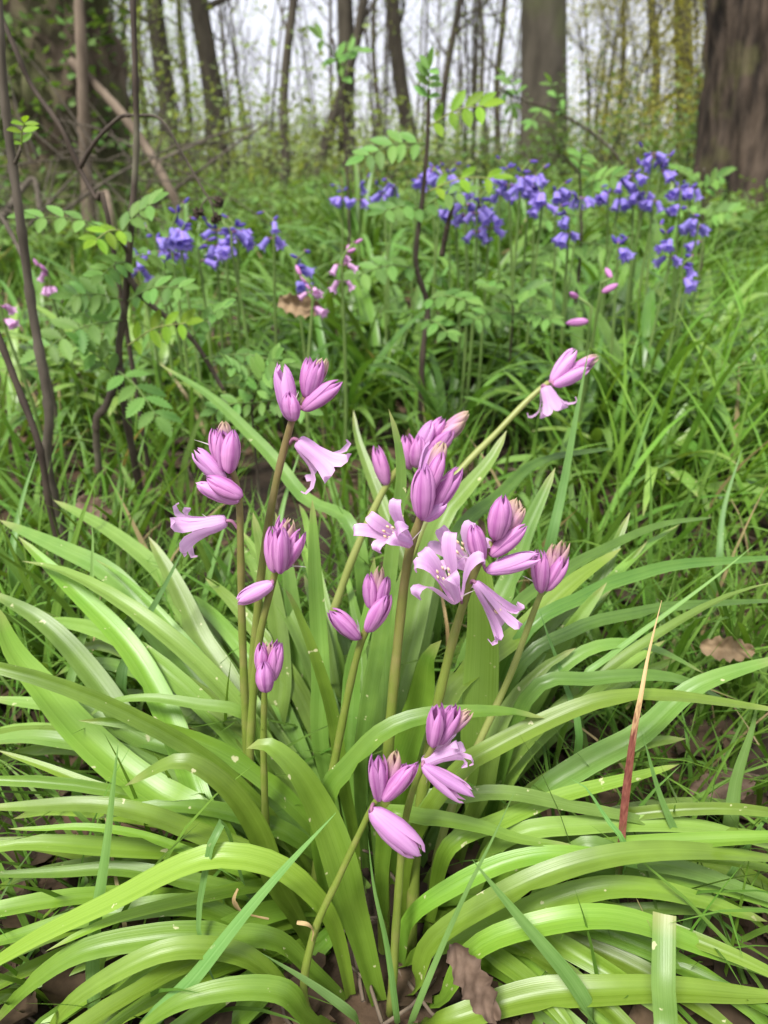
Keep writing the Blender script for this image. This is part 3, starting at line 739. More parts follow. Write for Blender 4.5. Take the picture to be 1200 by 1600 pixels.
def bud_mesh(name, mat):
    """small far bud in one piece"""
    n, m = 9, 9; v = []; uv = []
    for i in range(n):
        s = i / (n - 1); r = np.interp(s, [0, .05, .2, .42, .65, .82, .93, 1], [.15, .30, .42, .5, .46, .32, .17, .02])
        for k in range(m):
            a = 2 * math.pi * k / m; g = .9 if k % 3 == 0 else 1
            v.append((r * g * math.cos(a), r * g * math.sin(a), s)); uv.append((((k % 3) + .5) / 3, s))
    f = [(i * m + k, i * m + (k + 1) % m, (i + 1) * m + (k + 1) % m, (i + 1) * m + k) for i in range(n - 1) for k in range(m)]
    b = MB(); b.add(v, f, uv); return mesh_of(b, name, mat)
PET = {k: petal_mesh('petal_' + k, k, M['petal']) for k in ('bell', 'star')}
BUD = {'bud': bud_petal('petal_closed', M['petal_bud']), 'long': bud_petal('petal_long', M['petal_long'], .5), 'tip': bud_petal('petal_top', M['petal_tip'], .2)}
FARBUD = bud_mesh('bud_pink', M['petal_bud'])

def frame(p, q, roll, sx=None):
    """matrix with +Z from p to q; unit length -> |pq|, x/y scale sx"""
    d = Vector(q) - Vector(p); L = d.length; sx = sx or L
    rot = d.to_track_quat('Z', 'Y').to_matrix().to_4x4() @ Matrix.Rotation(roll, 4, 'Z')
    return Matrix.Translation(Vector(p)) @ rot @ Matrix.Diagonal((sx, sx, L, 1))
def wisp(parent, p, d, L, off, mat='bract', wd=.0011):
    """thin papery bract curling away"""
    pts = [np.array(p)]; d = nrm(d); c = np.array([random.gauss(0, .5), random.gauss(0, .3), random.gauss(.2, .4)])
    for i in range(5): d = nrm(d + c * .35); pts.append(pts[-1] + d * L / 5)
    b = MB(); ribbon(b, pts, wd * random.uniform(.8, 1.4), n=9, m=3, prof=([0, .3, 1], [.8, 1, .1]), chan=.3)
    return b.build('bract', M[mat], parent, off)

def stalk(label, stem, rpx, flowers, mat='stem', group='pink bluebell stalks of the front clump', wisps=1):
    pts = [P(*q) for q in stem]
    if pts[0][2] > .01:
        q = pts[0]; pts.insert(0, np.array([q[0] * .8 + CLX * .2, q[1] * .85 + CLY * .15, -.01]))
    c = spline(pts, 40); off = c[0].copy(); off[2] = max(0, off[2])
    root = empty('bluebell_stalk', off, label, 'bluebell', group)
    mpx = PXM(stem[-1][1], stem[-1][2])
    rad = np.linspace(rpx * 1.1, rpx * .62, 40) * mpx
    s = MB(); s.tube(c, rad * (1 + .05 * np.sin(np.arange(40) * 1.3)), 12)
    s.build('stem', M['stem_fade' if mat == 'stem' else mat], root, off)
    ys = [q[1] for q in stem][::-1]; Ys = [q[2] for q in stem][::-1]
    for fl in flowers:
        kind, bx, by, tx, ty, wpx = fl[:6]; dY = fl[6] if len(fl) > 6 else 0; att = fl[7] if len(fl) > 7 else None; tdY = fl[8] if len(fl) > 8 else 0
        Y = float(np.interp(by, ys, Ys)) + dY
        p, q = P(bx, by, Y), P(tx, ty, Y + tdY)
        if att: a = P(att[0], att[1], float(np.interp(att[1], ys, Ys)))
        else: a = c[int(np.argmin(np.linalg.norm(c - p, axis=1)))]
        d = nrm(q - p)
        b = MB(); rr = 2.6 * mpx
        mid = (a + p) / 2 + np.array([0, 0, .3 * np.linalg.norm(p - a)])
        b.tube(spline([a, mid, p, p + d * .0012], 8), np.linspace(rr, rr * 1.2, 8), 6, m=0)
        wm = wpx * PXM(by, Y)
        if kind in BUD:
            o = b.build('flower_bud', M['pedicel'], root, off)
            bm = Matrix.Translation(-Vector(off)) @ frame(p, q, random.uniform(0, 6.28), wm * .87)
            for i in range(6):
                inn = i % 2; sc = .86 if inn else 1.0
                e = link('petal', BUD[kind], o)
                e.matrix_local = bm @ Matrix.Rotation(i * math.pi / 3 + random.uniform(-.08, .08), 4, 'Z') @ Matrix.Rotation(random.uniform(-.01, .05), 4, 'Y') @ Matrix.Diagonal((sc, sc, (.99 if inn else 1) * random.uniform(.95, 1.03), 1))
        else:
            L = np.linalg.norm(q - p)
            for i in range(6):       # stamens
                an = i * 1.047 + .3; u = nrm(np.cross(d, [.3, .1, 1])); w2 = np.cross(d, u); sd = math.cos(an) * u + math.sin(an) * w2
                e1 = p + d * L * .30 + sd * wm * .08; e2 = p + d * L * (.52 if kind != 'star' else .60) + sd * wm * (.09 if kind != 'star' else .15)
                b.tube([p + d * .001, e1, e2], [.0003, .0002, .0002], 5, m=2); b.tube([e2, e2 + d * .0012, e2 + d * .0028], [.0003, .0006, .0002], 6, m=1)
            o = b.build('flower', [M['pedicel'], M['anther'], M['bract']], root, off)
            roll = random.uniform(0, 6.28)
            base = Matrix.Translation(-Vector(off)) @ frame(p, q, roll)
            for i in range(6):
                e = link('petal', PET[kind], o)
                sc = wm / L if wm else 1
                e.matrix_local = base @ Matrix.Diagonal((sc, sc, 1, 1)) @ Matrix.Rotation(i * math.pi / 3, 4, 'Z') @ Matrix.Rotation(random.uniform(-.04, .2 if kind == 'star' else .1), 4, 'Y') @ Matrix.Rotation(random.uniform(-.12, .12), 4, 'X') @ Matrix.Diagonal((1, 1, random.uniform(.93, 1.05) * (1 if i % 2 else .97), 1))
        if random.random() < .75 * wisps:
            wisp(o, p + d * .0005, nrm(d + np.array([random.gauss(0, .7), 0, random.gauss(0, .5)])), random.uniform(.007, .016), off)
    return root

stalk('tall pink bluebell beside the twin-bud stalk, open bell drooping to the left',
      [(405, 1420, .285), (390, 1250, .30), (379, 1000, .315), (376, 860, .32), (374, 790, .322), (368, 750, .324), (354, 712, .325)], 8.5,
      [('tip', 352, 708, 351, 658, 27, .002), ('bud', 343, 722, 334, 668, 25), ('bud', 358, 738, 363, 670, 33, -.006), ('bud', 350, 735, 347, 672, 26, -.003),
       ('long', 352, 752, 303, 703, 27), ('bud', 378, 776, 321, 745, 33, -.008), ('long', 372, 784, 306, 755, 27, -.002), ('bell', 354, 814, 276, 834, 74, 0, (373, 828))])
stalk('tallest pink bluebell, upright long bud and open bell drooping to the right',
      [(400, 1400, .30), (386, 1190, .322), (401, 970, .335), (413, 860, .34), (430, 760, .345), (447, 690, .348), (459, 650, .348), (478, 620, .35)], 9,
      [('long', 454, 656, 437, 566, 34, -.002), ('bud', 459, 657, 451, 612, 30, -.009), ('tip', 482, 615, 510, 560, 22, .003), ('bud', 480, 622, 482, 557, 29), ('bud', 482, 622, 500, 562, 27, -.004),
       ('bud', 474, 640, 534, 596, 30, -.004), ('bell', 466, 688, 520, 740, 84, -.002, (451, 694))])
stalk('pink bluebell with a fan of closed buds and one bud pointing left',
      [(395, 1400, .285), (389, 1240, .29), (396, 1080, .30), (405, 1000, .302), (418, 940, .304), (430, 895, .305), (437, 868, .305)], 8.5,
      [('bud', 428, 893, 424, 822, 29, -.004), ('bud', 438, 895, 440, 822, 31, -.009), ('bud', 442, 890, 472, 828, 27, -.004), ('tip', 440, 872, 456, 810, 25), ('bud', 436, 872, 444, 806, 24, .003), ('long', 426, 912, 369, 942, 28, -.004)])
stalk('short pink bluebell with one tight bunch of closed buds',
      [(425, 1420, .265), (416, 1300, .272), (412, 1180, .278), (413, 1090, .281), (415, 1066, .281)], 7.5,
      [('bud', 416, 1080, 411, 1033, 32, -.008), ('bud', 410, 1055, 406, 1003, 25, -.002), ('bud', 424, 1064, 439, 1003, 25, -.003), ('tip', 417, 1048, 421, 1003, 20), ('bud', 420, 1055, 430, 1002, 22)])
stalk('mid-height pink bluebell with one bud held out left under a tight top',
      [(480, 1480, .255), (502, 1300, .275), (519, 1210, .283), (545, 1080, .29), (562, 1010, .293), (572, 985, .294), (584, 948, .294)], 8.5,
      [('bud', 560, 998, 515, 954, 30, -.003), ('bud', 574, 986, 607, 928, 32, -.006), ('bud', 580, 950, 576, 896, 25, -.002), ('tip', 586, 948, 592, 884, 22), ('bud', 590, 950, 604, 900, 23, -.002)])
stalk('thick central pink bluebell with tall bud cluster and a starry flower to the left',
      [(600, 1540, .245), (600, 1400, .26), (605, 1200, .275), (622, 1000, .288), (638, 870, .294), (655, 815, .296), (668, 775, .297)], 11,
      [('bud', 660, 810, 664, 726, 40, -.008), ('long', 664, 790, 680, 692, 36), ('tip', 672, 745, 692, 690, 30, -.002), ('bud', 674, 800, 720, 728, 31), ('long', 662, 812, 698, 784, 26, -.002), ('bud', 668, 770, 690, 705, 30, -.005),
       ('star', 640, 850, 588, 820, 58, -.006, (644, 852), -.022)])
stalk('pale-stemmed leaning pink bluebell behind the central one, top nodding right',
      [(470, 1250, .36), (505, 1020, .40), (530, 930, .41), (560, 850, .42), (600, 765, .43), (628, 728, .432), (665, 700, .435)], 8,
      [('bud', 604, 758, 587, 696, 25), ('long', 645, 725, 676, 655, 30), ('bud', 660, 705, 694, 652, 30, .003), ('tip', 688, 682, 733, 645, 25, .003), ('tip', 684, 690, 728, 656, 26), ('bud', 640, 732, 634, 678, 26, -.004), ('bud', 668, 715, 708, 672, 28, -.004), ('bud', 650, 730, 655, 680, 28, -.008)], 'stem_y')
stalk('leaning pink bluebell with the fullest head, two starry flowers and spreading long buds',
      [(640, 1500, .245), (652, 1300, .265), (674, 1150, .275), (700, 1030, .282), (722, 950, .286), (745, 885, .288), (770, 848, .288)], 10.5,
      [('bud', 752, 878, 740, 818, 31, -.006), ('tip', 784, 838, 808, 778, 36, .002), ('bud', 774, 842, 786, 772, 40, -.004), ('tip', 790, 835, 822, 792, 22), ('bud', 768, 868, 823, 822, 31, -.002), ('long', 760, 892, 843, 868, 28, -.002),
       ('bell', 742, 910, 806, 986, 50, -.004, (733, 916)), ('star', 713, 938, 680, 870, 66, -.012, (722, 945), -.016), ('star', 738, 888, 702, 836, 62, .012, (742, 892), -.01)])
stalk('small-headed leaning pink bluebell at the edge of the front stalks before a broad leaf',
      [(690, 1310, .27), (740, 1180, .29), (795, 1060, .305), (825, 980, .31), (842, 935, .312), (853, 912, .312)], 7.5,
      [('bud', 845, 925, 845, 858, 26, -.004), ('bud', 852, 922, 885, 866, 26, -.002), ('tip', 858, 905, 883, 843, 20), ('tip', 854, 902, 868, 850, 20)], 'stem_y')
stalk('lowest pink bluebell leaning right, one long pale bud hanging below its head',
      [(475, 1560, .205), (490, 1460, .213), (530, 1370, .22), (565, 1295, .224), (585, 1255, .225), (600, 1236, .225)], 7.5,
      [('bud', 592, 1250, 590, 1178, 29, -.003), ('bud', 600, 1250, 648, 1192, 31, -.005), ('tip', 606, 1236, 618, 1172, 28, .001), ('bud', 606, 1248, 632, 1192, 30), ('long', 580, 1266, 659, 1338, 44, -.004)])
stalk('low pink bluebell with two long flowers held out to the right',
      [(612, 1560, .215), (622, 1400, .228), (632, 1290, .236), (650, 1220, .24), (668, 1182, .241), (682, 1158, .241)], 8,
      [('bud', 676, 1166, 682, 1099, 29, -.004), ('bud', 686, 1162, 714, 1102, 26, -.001), ('tip', 694, 1150, 737, 1110, 20), ('bud', 688, 1155, 706, 1100, 24, .002), ('bell', 660, 1192, 728, 1158, 54, 0), ('long', 660, 1196, 735, 1246, 27, -.003)])
stalk('far-leaning pink bluebell alone at upper right with a lilac flower hanging under its buds',
      [(560, 1150, .40), (630, 900, .44), (700, 760, .475), (780, 672, .50), (830, 620, .51), (857, 598, .515)], 7,
      [('long', 862, 597, 899, 546, 24), ('bud', 868, 594, 932, 560, 25, .003), ('long', 866, 602, 920, 576, 22, -.003), ('tip', 890, 580, 936, 556, 18, .004), ('star', 852, 604, 869, 654, 56, -.004, None, -.006)], 'stem_y')

# ------------------------------------------------------------------ blue (and distant pink) bluebells
def nod_bell_mesh(name, mats, n=18):
    v = []; uv = []; prof = [(0, .10), (.06, .19), (.25, .22), (.6, .235), (.78, .29), (.9, .42), (.95, .5)]
    for j, (z, r) in enumerate(prof):
        for k in range(n):
            a = 2 * math.pi * k / n; lob = 1 if k % 3 == 0 else (.86 if z > .7 else .97)
            zz = z - (.0 if k % 3 == 0 else .07 * max(0, z - .7) / .25)
            if j == len(prof) - 1 and k % 3: zz = .80; lob = .62
            v.append((r * lob * math.cos(a), r * lob * math.sin(a), zz)); uv.append(((k / 3) % 1, z))
    f = [(j * n + k, j * n + (k + 1) % n, (j + 1) * n + (k + 1) % n, (j + 1) * n + k) for j in range(len(prof) - 1) for k in range(n)]
    f.append(tuple(range(n)))
    b = MB(); b.add(v, f, uv); return mesh_of(b, name, mats)
NB = {'blue': nod_bell_mesh('bell_blue', M['petal_blue']), 'pink': nod_bell_mesh('bell_pink', M['petal_pale'])}
NBUD = {'blue': bud_mesh('bud_blue', M['petal_blue_bud']), 'pink': FARBUD}
def nod_stalk(label, px, py_top, py_bot, Y, hue, group, nbell=5, face=None, Lb=.0172):
    """a stalk whose flowering part spans py_top..py_bot"""
    top = P(px, py_top, Y); Lb = .013 if hue == 'pink' else Lb; base = P(px + random.uniform(-14, 14), 420, Y + random.uniform(-.02, .05)); base[2] = 0
    lo = P(px, py_bot, Y)
    root = empty('bluebell_stalk', base, label, 'bluebell', group)
    bend = nrm([random.choice((-1, 1)), random.uniform(-.6, .2), 0]) * .012 if face is None else np.array([face, 0, 0]) * .012
    c = spline([base - [0, 0, .01], base * .5 + lo * .5 + [random.gauss(0, .006), 0, 0], lo, lo * .4 + top * .6, top + bend], 26)
    b = MB(); b.tube(c, np.linspace(.0028, .0015, 26), 7); b.build('stem', M['stem_blue'], root, base)
    cl = [i for i in range(26) if c[i][2] >= lo[2] - .004]
    n = nbell + 4 if nbell else 2
    for k in range(n):
        t = k / (n - 1); i = cl[min(len(cl) - 1, int(t * (len(cl) - 1)))]
        a = random.uniform(0, 6.283) if random.random() < .4 else (math.atan2(bend[1], bend[0]) + random.gauss(0, .8))
        o3 = np.array([math.cos(a), math.sin(a), 0])
        isb = k < nbell
        el = random.uniform(-1.15, -.35) if isb else random.uniform(-.2, 1.1)
        p = c[i] + o3 * (.007 if isb else .002) + [0, 0, .003 if isb else 0]
        d = nrm(o3 * math.cos(el) + np.array([0, 0, math.sin(el)]))
        L = Lb * random.uniform(.85, 1.15) if isb else (.012 if nbell else .022) * random.uniform(.7, 1.05)
        b = MB(); b.tube([c[i], (c[i] + p) / 2 + [0, 0, .002], p], [.0008] * 3, 4)
        o = b.build('flower' if isb else 'flower_bud', M['pedicel'], root, base)
        e = link('petals', NB[hue] if isb else NBUD[hue], o)
        e.matrix_local = Matrix.Translation(-Vector(base)) @ frame(p, p + d * L, random.uniform(0, 6.28), L * (1.0 if isb else .42))
    return root
def patch(items, hue, where, group):
    items = sorted(items, key=lambda t: t[0])
    for i, it in enumerate(items):
        nod_stalk(f'{ORD[i]} {"violet-blue" if hue == "blue" else "pale pink"} bluebell from the left in {where}', it[0], it[1], it[2], it[3], hue, group, (it[4] if len(it) > 4 else 5) + 1)
patch([(218, 392, 425, 1.0, 3), (256, 388, 412, 1.02, 3), (270, 318, 400, .98, 6), (312, 375, 408, 1.0, 1), (338, 345, 385, 1.02, 4), (372, 340, 392, 1.0, 6), (352, 352, 385, 1.1, 3), (428, 332, 372, 1.0, 2), (463, 392, 440, .95, 3), (284, 340, 395, .96, 5), (362, 345, 390, .98, 4), (244, 355, 400, 1.0, 4)],
      'blue', 'the patch behind the rowan stem', 'blue bluebells behind the rowan stem')
patch([(536, 290, 312, 1.35, 3), (562, 278, 312, 1.35, 3), (617, 280, 308, 1.25, 4), (652, 270, 300, 1.3, 3), (676, 256, 292, 1.25, 6), (700, 256, 300, 1.3, 7), (712, 290, 345, 1.05, 7), (728, 298, 352, 1.02, 7), (745, 295, 362, 1.0, 6), (764, 318, 368, 1.0, 4), (690, 262, 300, 1.2, 5), (722, 262, 300, 1.25, 5), (600, 290, 315, 1.3, 3)],
      'blue', 'the dense patch by the central sapling', 'blue bluebells by the central sapling')
patch([(795, 248, 305, 1.12, 6), (812, 252, 312, 1.1, 7), (826, 280, 312, 1.15, 3), (846, 282, 332, 1.1, 5), (868, 286, 325, 1.12, 5), (888, 322, 368, 1.0, 4), (965, 372, 398, .95, 2), (780, 262, 305, 1.18, 5), (836, 262, 300, 1.2, 4), (905, 300, 330, 1.2, 3)],
      'blue', 'the patch before the broad grey trunk', 'blue bluebells before the broad grey trunk')
patch([(950, 292, 325, 1.2, 4), (968, 270, 310, 1.2, 5), (990, 258, 300, 1.2, 6), (1018, 230, 268, 1.15, 4), (1030, 245, 280, 1.15, 4), (1000, 290, 322, 1.2, 3), (1018, 305, 335, 1.15, 3), (1062, 282, 322, 1.15, 5), (1078, 285, 318, 1.2, 4), (1046, 352, 412, 1.0, 4), (1088, 325, 372, 1.05, 4), (1098, 345, 380, 1.1, 2), (1066, 400, 438, .95, 2)],
      'blue', 'the patch beside the furrowed trunk', 'blue bluebells beside the furrowed trunk')
for lb, a in [('pale pink bluebell standing behind the tallest front stalk', (535, 380, 440, .85, 5)), ('short pale pink bluebell next to a fallen tan leaf', (488, 430, 480, .85, 5)),
              ('small pink bluebell in grass beyond the grey bare stick', (78, 415, 450, .95, 4)), ('pink bluebell cut by the frame edge', (4, 472, 500, .85, 4)),
              ('tiny pink bluebell bud upper of two in the grass', (938, 434, 455, .8, 0)), ('tiny pink bluebell bud lower of two in the grass', (922, 465, 500, .78, 0))]:
    nod_stalk(lb, *a[:4], 'pink', 'pink bluebells further back', a[4])

# ------------------------------------------------------------------ tufts of strap leaves further back
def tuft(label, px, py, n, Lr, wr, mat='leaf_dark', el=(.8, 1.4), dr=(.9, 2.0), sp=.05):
    v = (800 - py) / FPX; t = H / (SP - CP * v); x, y = (px - 600) / FPX * t, t * (CP + SP * v)
    root = empty('bluebell_leaf_tuft', (x, y, 0), label, 'bluebell leaves', 'tufts of bluebell leaves')
    for k in range(n):
        az = random.uniform(0, 6.283); r = random.uniform(0, sp)
        pts = arch_path(x + r * math.cos(az), y + r * math.sin(az), az + random.gauss(0, .3), random.uniform(*Lr), random.uniform(*el), random.uniform(*dr))
        b = MB(); ribbon(b, pts, 1.2 * random.uniform(*wr), n=14, m=3, twist=random.uniform(-.6, .6), hint=(0, 0, 1) if abs(math.sin(az)) < .99 else None, chan=.3)
        b.build('leaf', M[mat], root, root.location)
TF = [('dark leaf tuft below the two tiny pink buds', 985, 700, 40, (.2, .32), (.010, .016)), ('dark tuft under the dense blue patch', 740, 520, 40, (.25, .38), (.010, .016)),
      ('tuft in front of the central sapling stem', 640, 590, 34, (.22, .34), (.010, .015)), ('tall dark tuft behind the pale pink bluebell', 590, 470, 36, (.28, .40), (.011, .017)),
      ('tuft under the blue flowers behind the rowan stem', 340, 480, 34, (.22, .34), (.009, .014)), ('tuft left of the tallest front stalk', 330, 640, 26, (.2, .3), (.009, .014)),
      ('tuft beneath the leaning pink bluebell buds', 850, 620, 34, (.2, .34), (.010, .015)), ('tuft between the dense blue patch and tiny pink buds', 850, 500, 36, (.24, .36), (.010, .016)),
      ('tuft under the patch beside the furrowed trunk', 1040, 480, 36, (.25, .36), (.010, .016)), ('tuft at the frame edge right of the dark tuft', 1150, 640, 26, (.2, .32), (.009, .014)),
      ('tuft before the broad grey trunk', 870, 435, 30, (.28, .40), (.012, .018)), ('far tuft under the central blue flowers', 690, 430, 30, (.28, .40), (.012, .018)),
      ('far tuft by the furrowed trunk foot', 1110, 430, 30, (.28, .38), (.012, .018)), ('tuft near the dark tuft and dead leaves', 900, 760, 22, (.16, .26), (.008, .012)),
      ('tuft behind the short rowan twig', 200, 560, 26, (.2, .3), (.009, .014)), ('tuft below the rowan compound leaves', 460, 560, 30, (.22, .34), (.010, .015)),
      ('tuft right of the seed-head twig', 450, 440, 28, (.25, .36), (.011, .016)), ('tuft by the short pale pink bluebell', 530, 520, 30, (.22, .34), (.010, .015)),
      ('low tuft by the frame edge below the bright grass', 1090, 760, 22, (.16, .26), (.008, .012)), ('tuft behind the central starry flower', 700, 700, 26, (.18, .28), (.009, .013))]
TF += [('upright leaf tuft among the dense blue flowers', 730, 455, 40, (.24, .36), (.011, .016), 'leaf_dark', (1.2, 1.5), (.3, 1.3)),
       ('upright leaf tuft among the flowers before the broad trunk', 830, 450, 36, (.24, .36), (.011, .016), 'leaf_dark', (1.2, 1.5), (.3, 1.3)),
       ('upright pale leaf tuft among the flowers beside the furrowed trunk', 1030, 440, 40, (.24, .34), (.011, .016), 'leaf_back', (1.2, 1.5), (.3, 1.2)),
       ('upright leaf tuft under the blue bells by the seed-head twig', 290, 470, 34, (.2, .32), (.009, .014), 'leaf_dark', (1.2, 1.5), (.3, 1.3)),
       ('upright leaf tuft left of the pale pink bluebell', 560, 430, 34, (.3, .42), (.012, .017), 'leaf_dark', (1.2, 1.5), (.3, 1.0)),
       ('wide leaf tuft right of the leaning pink bluebell', 950, 560, 40, (.22, .36), (.010, .015)),
       ('wide dark tuft just behind the central sapling foot', 600, 640, 34, (.2, .32), (.010, .014)),
       ('leaf tuft at the frame edge under the pink bluebell', 60, 560, 30, (.18, .3), (.008, .013)),
       ('small leaf tuft among tall grass by the bare sticks', 150, 680, 22, (.16, .26), (.008, .012)),
       ('leaf tuft close behind the strap leaves of the front clump', 520, 680, 30, (.18, .3), (.009, .013))]
TF += [('broad-leaved tuft left of the far-leaning pink bluebell', 780, 600, 34, (.2, .32), (.012, .017)),
       ('broad dark tuft straight below the tiny pink buds', 930, 620, 40, (.22, .34), (.012, .018)),
       ('broad tuft right of the dark tuft, in bright grass', 1080, 600, 32, (.2, .32), (.011, .016), 'leaf_back'),
       ('broad tuft behind the tall blade by the leaning bluebell', 900, 680, 30, (.18, .30), (.011, .016)),
       ('broad dark tuft between the pink buds and the sapling foot', 780, 470, 40, (.26, .38), (.013, .019)),
       ('broad tuft under the pale pink bluebell behind', 520, 600, 34, (.2, .32), (.011, .016)),
       ('broad tuft in the grass left of the tall front stalks', 230, 660, 28, (.18, .28), (.010, .015), 'leaf_back'),
       ('broad tuft in the grass at the left frame edge', 30, 680, 24, (.16, .26), (.009, .014), 'leaf_back'),
       ('broad tuft nearest the right frame edge above the tan leaf', 1190, 730, 24, (.16, .26), (.009, .014), 'leaf_back'),
       ('broad dark tuft in front of the furrowed trunk flowers', 1000, 520, 36, (.24, .34), (.012, .018)),
       ('broad tuft just above the strap leaves on the right', 1000, 790, 22, (.15, .24), (.009, .013), 'leaf_back')]
for tf in TF: tuft(*tf)

# ------------------------------------------------------------------ grass (nobody could count it)
def blades(name, mat, label, x, y, L, wd, az, el0, droop, K=6):
    n = len(x); p = np.stack([x, y, np.array([hgt(a, b) for a, b in zip(x, y)]) - .005], 1)
    tw = rng.uniform(-1.2, 1.2, n); rows = []
    side0 = np.stack([-np.sin(az + tw), np.cos(az + tw), np.zeros(n)], 1)
    for k in range(K + 1):
        s = k / K; hw = wd * .5 * min(1, .6 + s) * (1 - s ** 2.0 * .97)
        rows.append((p - side0 * hw[:, None], p + side0 * hw[:, None]))
        el = el0 - droop * ((k + .5) / K) ** 1.3
        p = p + (L / K)[:, None] * np.stack([np.cos(el) * np.cos(az), np.cos(el) * np.sin(az), np.sin(el)], 1)
    V = np.stack([np.stack(r, 1) for r in rows], 1)            # n,K+1,2,3
    v = V.reshape(-1, 3)
    st = (np.arange(n) * (K + 1) * 2)[:, None]
    q = np.concatenate([st + np.array([2 * k, 2 * k + 1, 2 * k + 3, 2 * k + 2]) for k in range(K)], 1).reshape(-1, 4)
    me = bpy.data.meshes.new(name); me.from_pydata(v.tolist(), [], q.tolist()); me.materials.append(mat)
    uv = np.tile(np.array([[a, k / K] for k in range(K + 1) for a in (0, 1)], 'f'), (n, 1))
    finish(me, uv, np.repeat(rng.random(n).astype('f'), (K + 1) * 2))
    return tag(link(name, me), label, 'grass', kind='stuff')
def scatter(n, y0, y1, pw, side=.62):
    yy = y0 + (y1 - y0) * rng.random(n) ** pw
    xx = (rng.random(n) * 2 - 1) * (yy * side + .12)
    return xx, yy
def keep(xx, yy, f):
    m = np.array([f(a, b) for a, b in zip(xx, yy)]); return xx[m], yy[m]
def bare(x, y):        # patches of litter with little grass
    return noise.noise(Vector((x * 4.2 + 9, y * 4.2, 2)))
def grass_all():
    x, y = scatter(5600, .42, 3.2, 1.35)
    x, y = keep(x, y, lambda a, b: bare(a, b) > -.32 + (.2 if a > .1 and .45 < b < .85 else 0) - .12 * random.random() and math.hypot(a - CLX, (b - CLY)) > .16)
    n = len(x); L = rng.uniform(.07, .20, n); d = np.hypot(x, y)
    blades('grass', M['grass'], 'mixed green woodland grass between and behind the bluebells', x, y, L, rng.uniform(.0035, .011, n), rng.uniform(0, 6.283, n), rng.uniform(.95, 1.55, n), rng.uniform(.1, 1.7, n))
    x, y = scatter(9000, 2.2, 14, 1.5)
    n = len(x)
    blades('far_grass', M['grass'], 'grass of the woodland floor beyond the blue flowers', x, y, rng.uniform(.12, .30, n), rng.uniform(.006, .012, n), rng.uniform(0, 6.283, n), rng.uniform(.95, 1.55, n), rng.uniform(.1, 1.3, n), K=4)
    # bright long grass on the right
    yy = rng.uniform(.62, 2.2, 900); xx = yy * (.26 + .36 * rng.random(900)) + rng.uniform(0, .1, 900)
    n = len(xx)
    blades('bright_grass', M['grass_bright'], 'long bright yellow-green grass on the side of the furrowed trunk', xx, yy, rng.uniform(.14, .30, n), rng.uniform(.004, .0085, n), rng.uniform(-2.5, 2.5, n), rng.uniform(.95, 1.5, n), rng.uniform(.3, 1.5, n))
    # short grass around the front clump
    yy = rng.uniform(.20, .60, 2300); xx = rng.uniform(-.36, .36, 2300)
    xx, yy = keep(xx, yy, lambda a, b: math.hypot(a - CLX, b - CLY) > .10 and abs(a) < .14 + b * .5)
    n = len(xx)
    blades('short_grass', M['grass'], 'short thin grass under the strap leaves of the front clump', xx, yy, rng.uniform(.05, .17, n), rng.uniform(.002, .0045, n), rng.uniform(0, 6.283, n), rng.uniform(.9, 1.5, n), rng.uniform(.2, 1.5, n))
grass_all()

# single blades that stand out in front
def blade(label, px, Y0, Y1, w_, mat='grass_near', twist=0., name='grass_blade', prof='grass', ylist=None):
    a = np.array(px, float); seg = np.concatenate([[0], np.cumsum(np.linalg.norm(np.diff(a, axis=0), axis=1))]); seg /= seg[-1]
    Ys = ylist or [Y0 + (Y1 - Y0) * t for t in seg]
    pts = [P(x, y, Y) for (x, y), Y in zip(px, Ys)]
    wm = w_ * PXM(px[len(px) // 2][1], Ys[len(px) // 2])
    g = pts[0].copy()
    if g[2] > .01: pts.insert(0, np.array([g[0] * 1.04, g[1] + .01 + g[2] * .25, -.004]))
    b = MB(); ribbon(b, pts, wm, n=20, m=3, twist=twist, prof=prof, chan=.45)
    o = b.build(name, M[mat], None, pts[0]); o.location = pts[0]
    return tag(o, label, 'grass blade', 'single grass blades around the front clump')
blade('broad blue-green blade slanting up across the lower leaves to the short stalk', [(225, 1610), (300, 1530), (380, 1430), (450, 1350), (525, 1270)], .185, .215, 30)
blade('blade bent from upper left to lower right over the brown oak leaf', [(930, 1600), (890, 1530), (820, 1445), (775, 1390), (738, 1343)], .195, .205, 34)
blade('thin pale stem crossing in front of the brown oak leaf', [(645, 1590), (690, 1480), (730, 1390), (770, 1310), (805, 1235)], .19, .22, 12)
blade('blunt upright blade with cut top at the lower right', [(1035, 1640), (1036, 1540), (1038, 1428)], .165, .205, 36, prof=([0, 1], [1, 1]), mat='leaf_back')
blade('blue-green blade hanging and curling beside the short stalk', [(350, 1290), (322, 1360), (310, 1440), (320, 1500), (350, 1560)], .225, .195, 22)
blade('short blue-green blade behind the lowest bluebell stem', [(470, 1600), (560, 1595), (490, 1540), (410, 1490)][1:], .19, .195, 22)
blade('thin upright blade through the arching left leaves', [(150, 1600), (145, 1480), (165, 1330), (180, 1200), (185, 1160)], .20, .24, 24)
blade('thin blade beside the cut bases of stems', [(620, 1590), (605, 1480), (585, 1390), (575, 1310)], .20, .22, 12)
blade('bluish blade rising behind the dark side leaves', [(905, 1160), (880, 1060), (855, 990), (842, 950)], .31, .34, 16)
blade('narrow blade crossing the dark side leaves to upper right', [(900, 1080), (960, 1020), (1040, 960), (1120, 900), (1180, 850)], .32, .37, 14)
blade('blue-green blade bent over left of the red dry blade', [(980, 1340), (945, 1275), (915, 1230), (892, 1217)], .24, .25, 18)
blade('bright blade rising at the frame edge right of the red dry blade', [(1135, 1320), (1150, 1220), (1175, 1140), (1185, 1090)], .27, .29, 30)
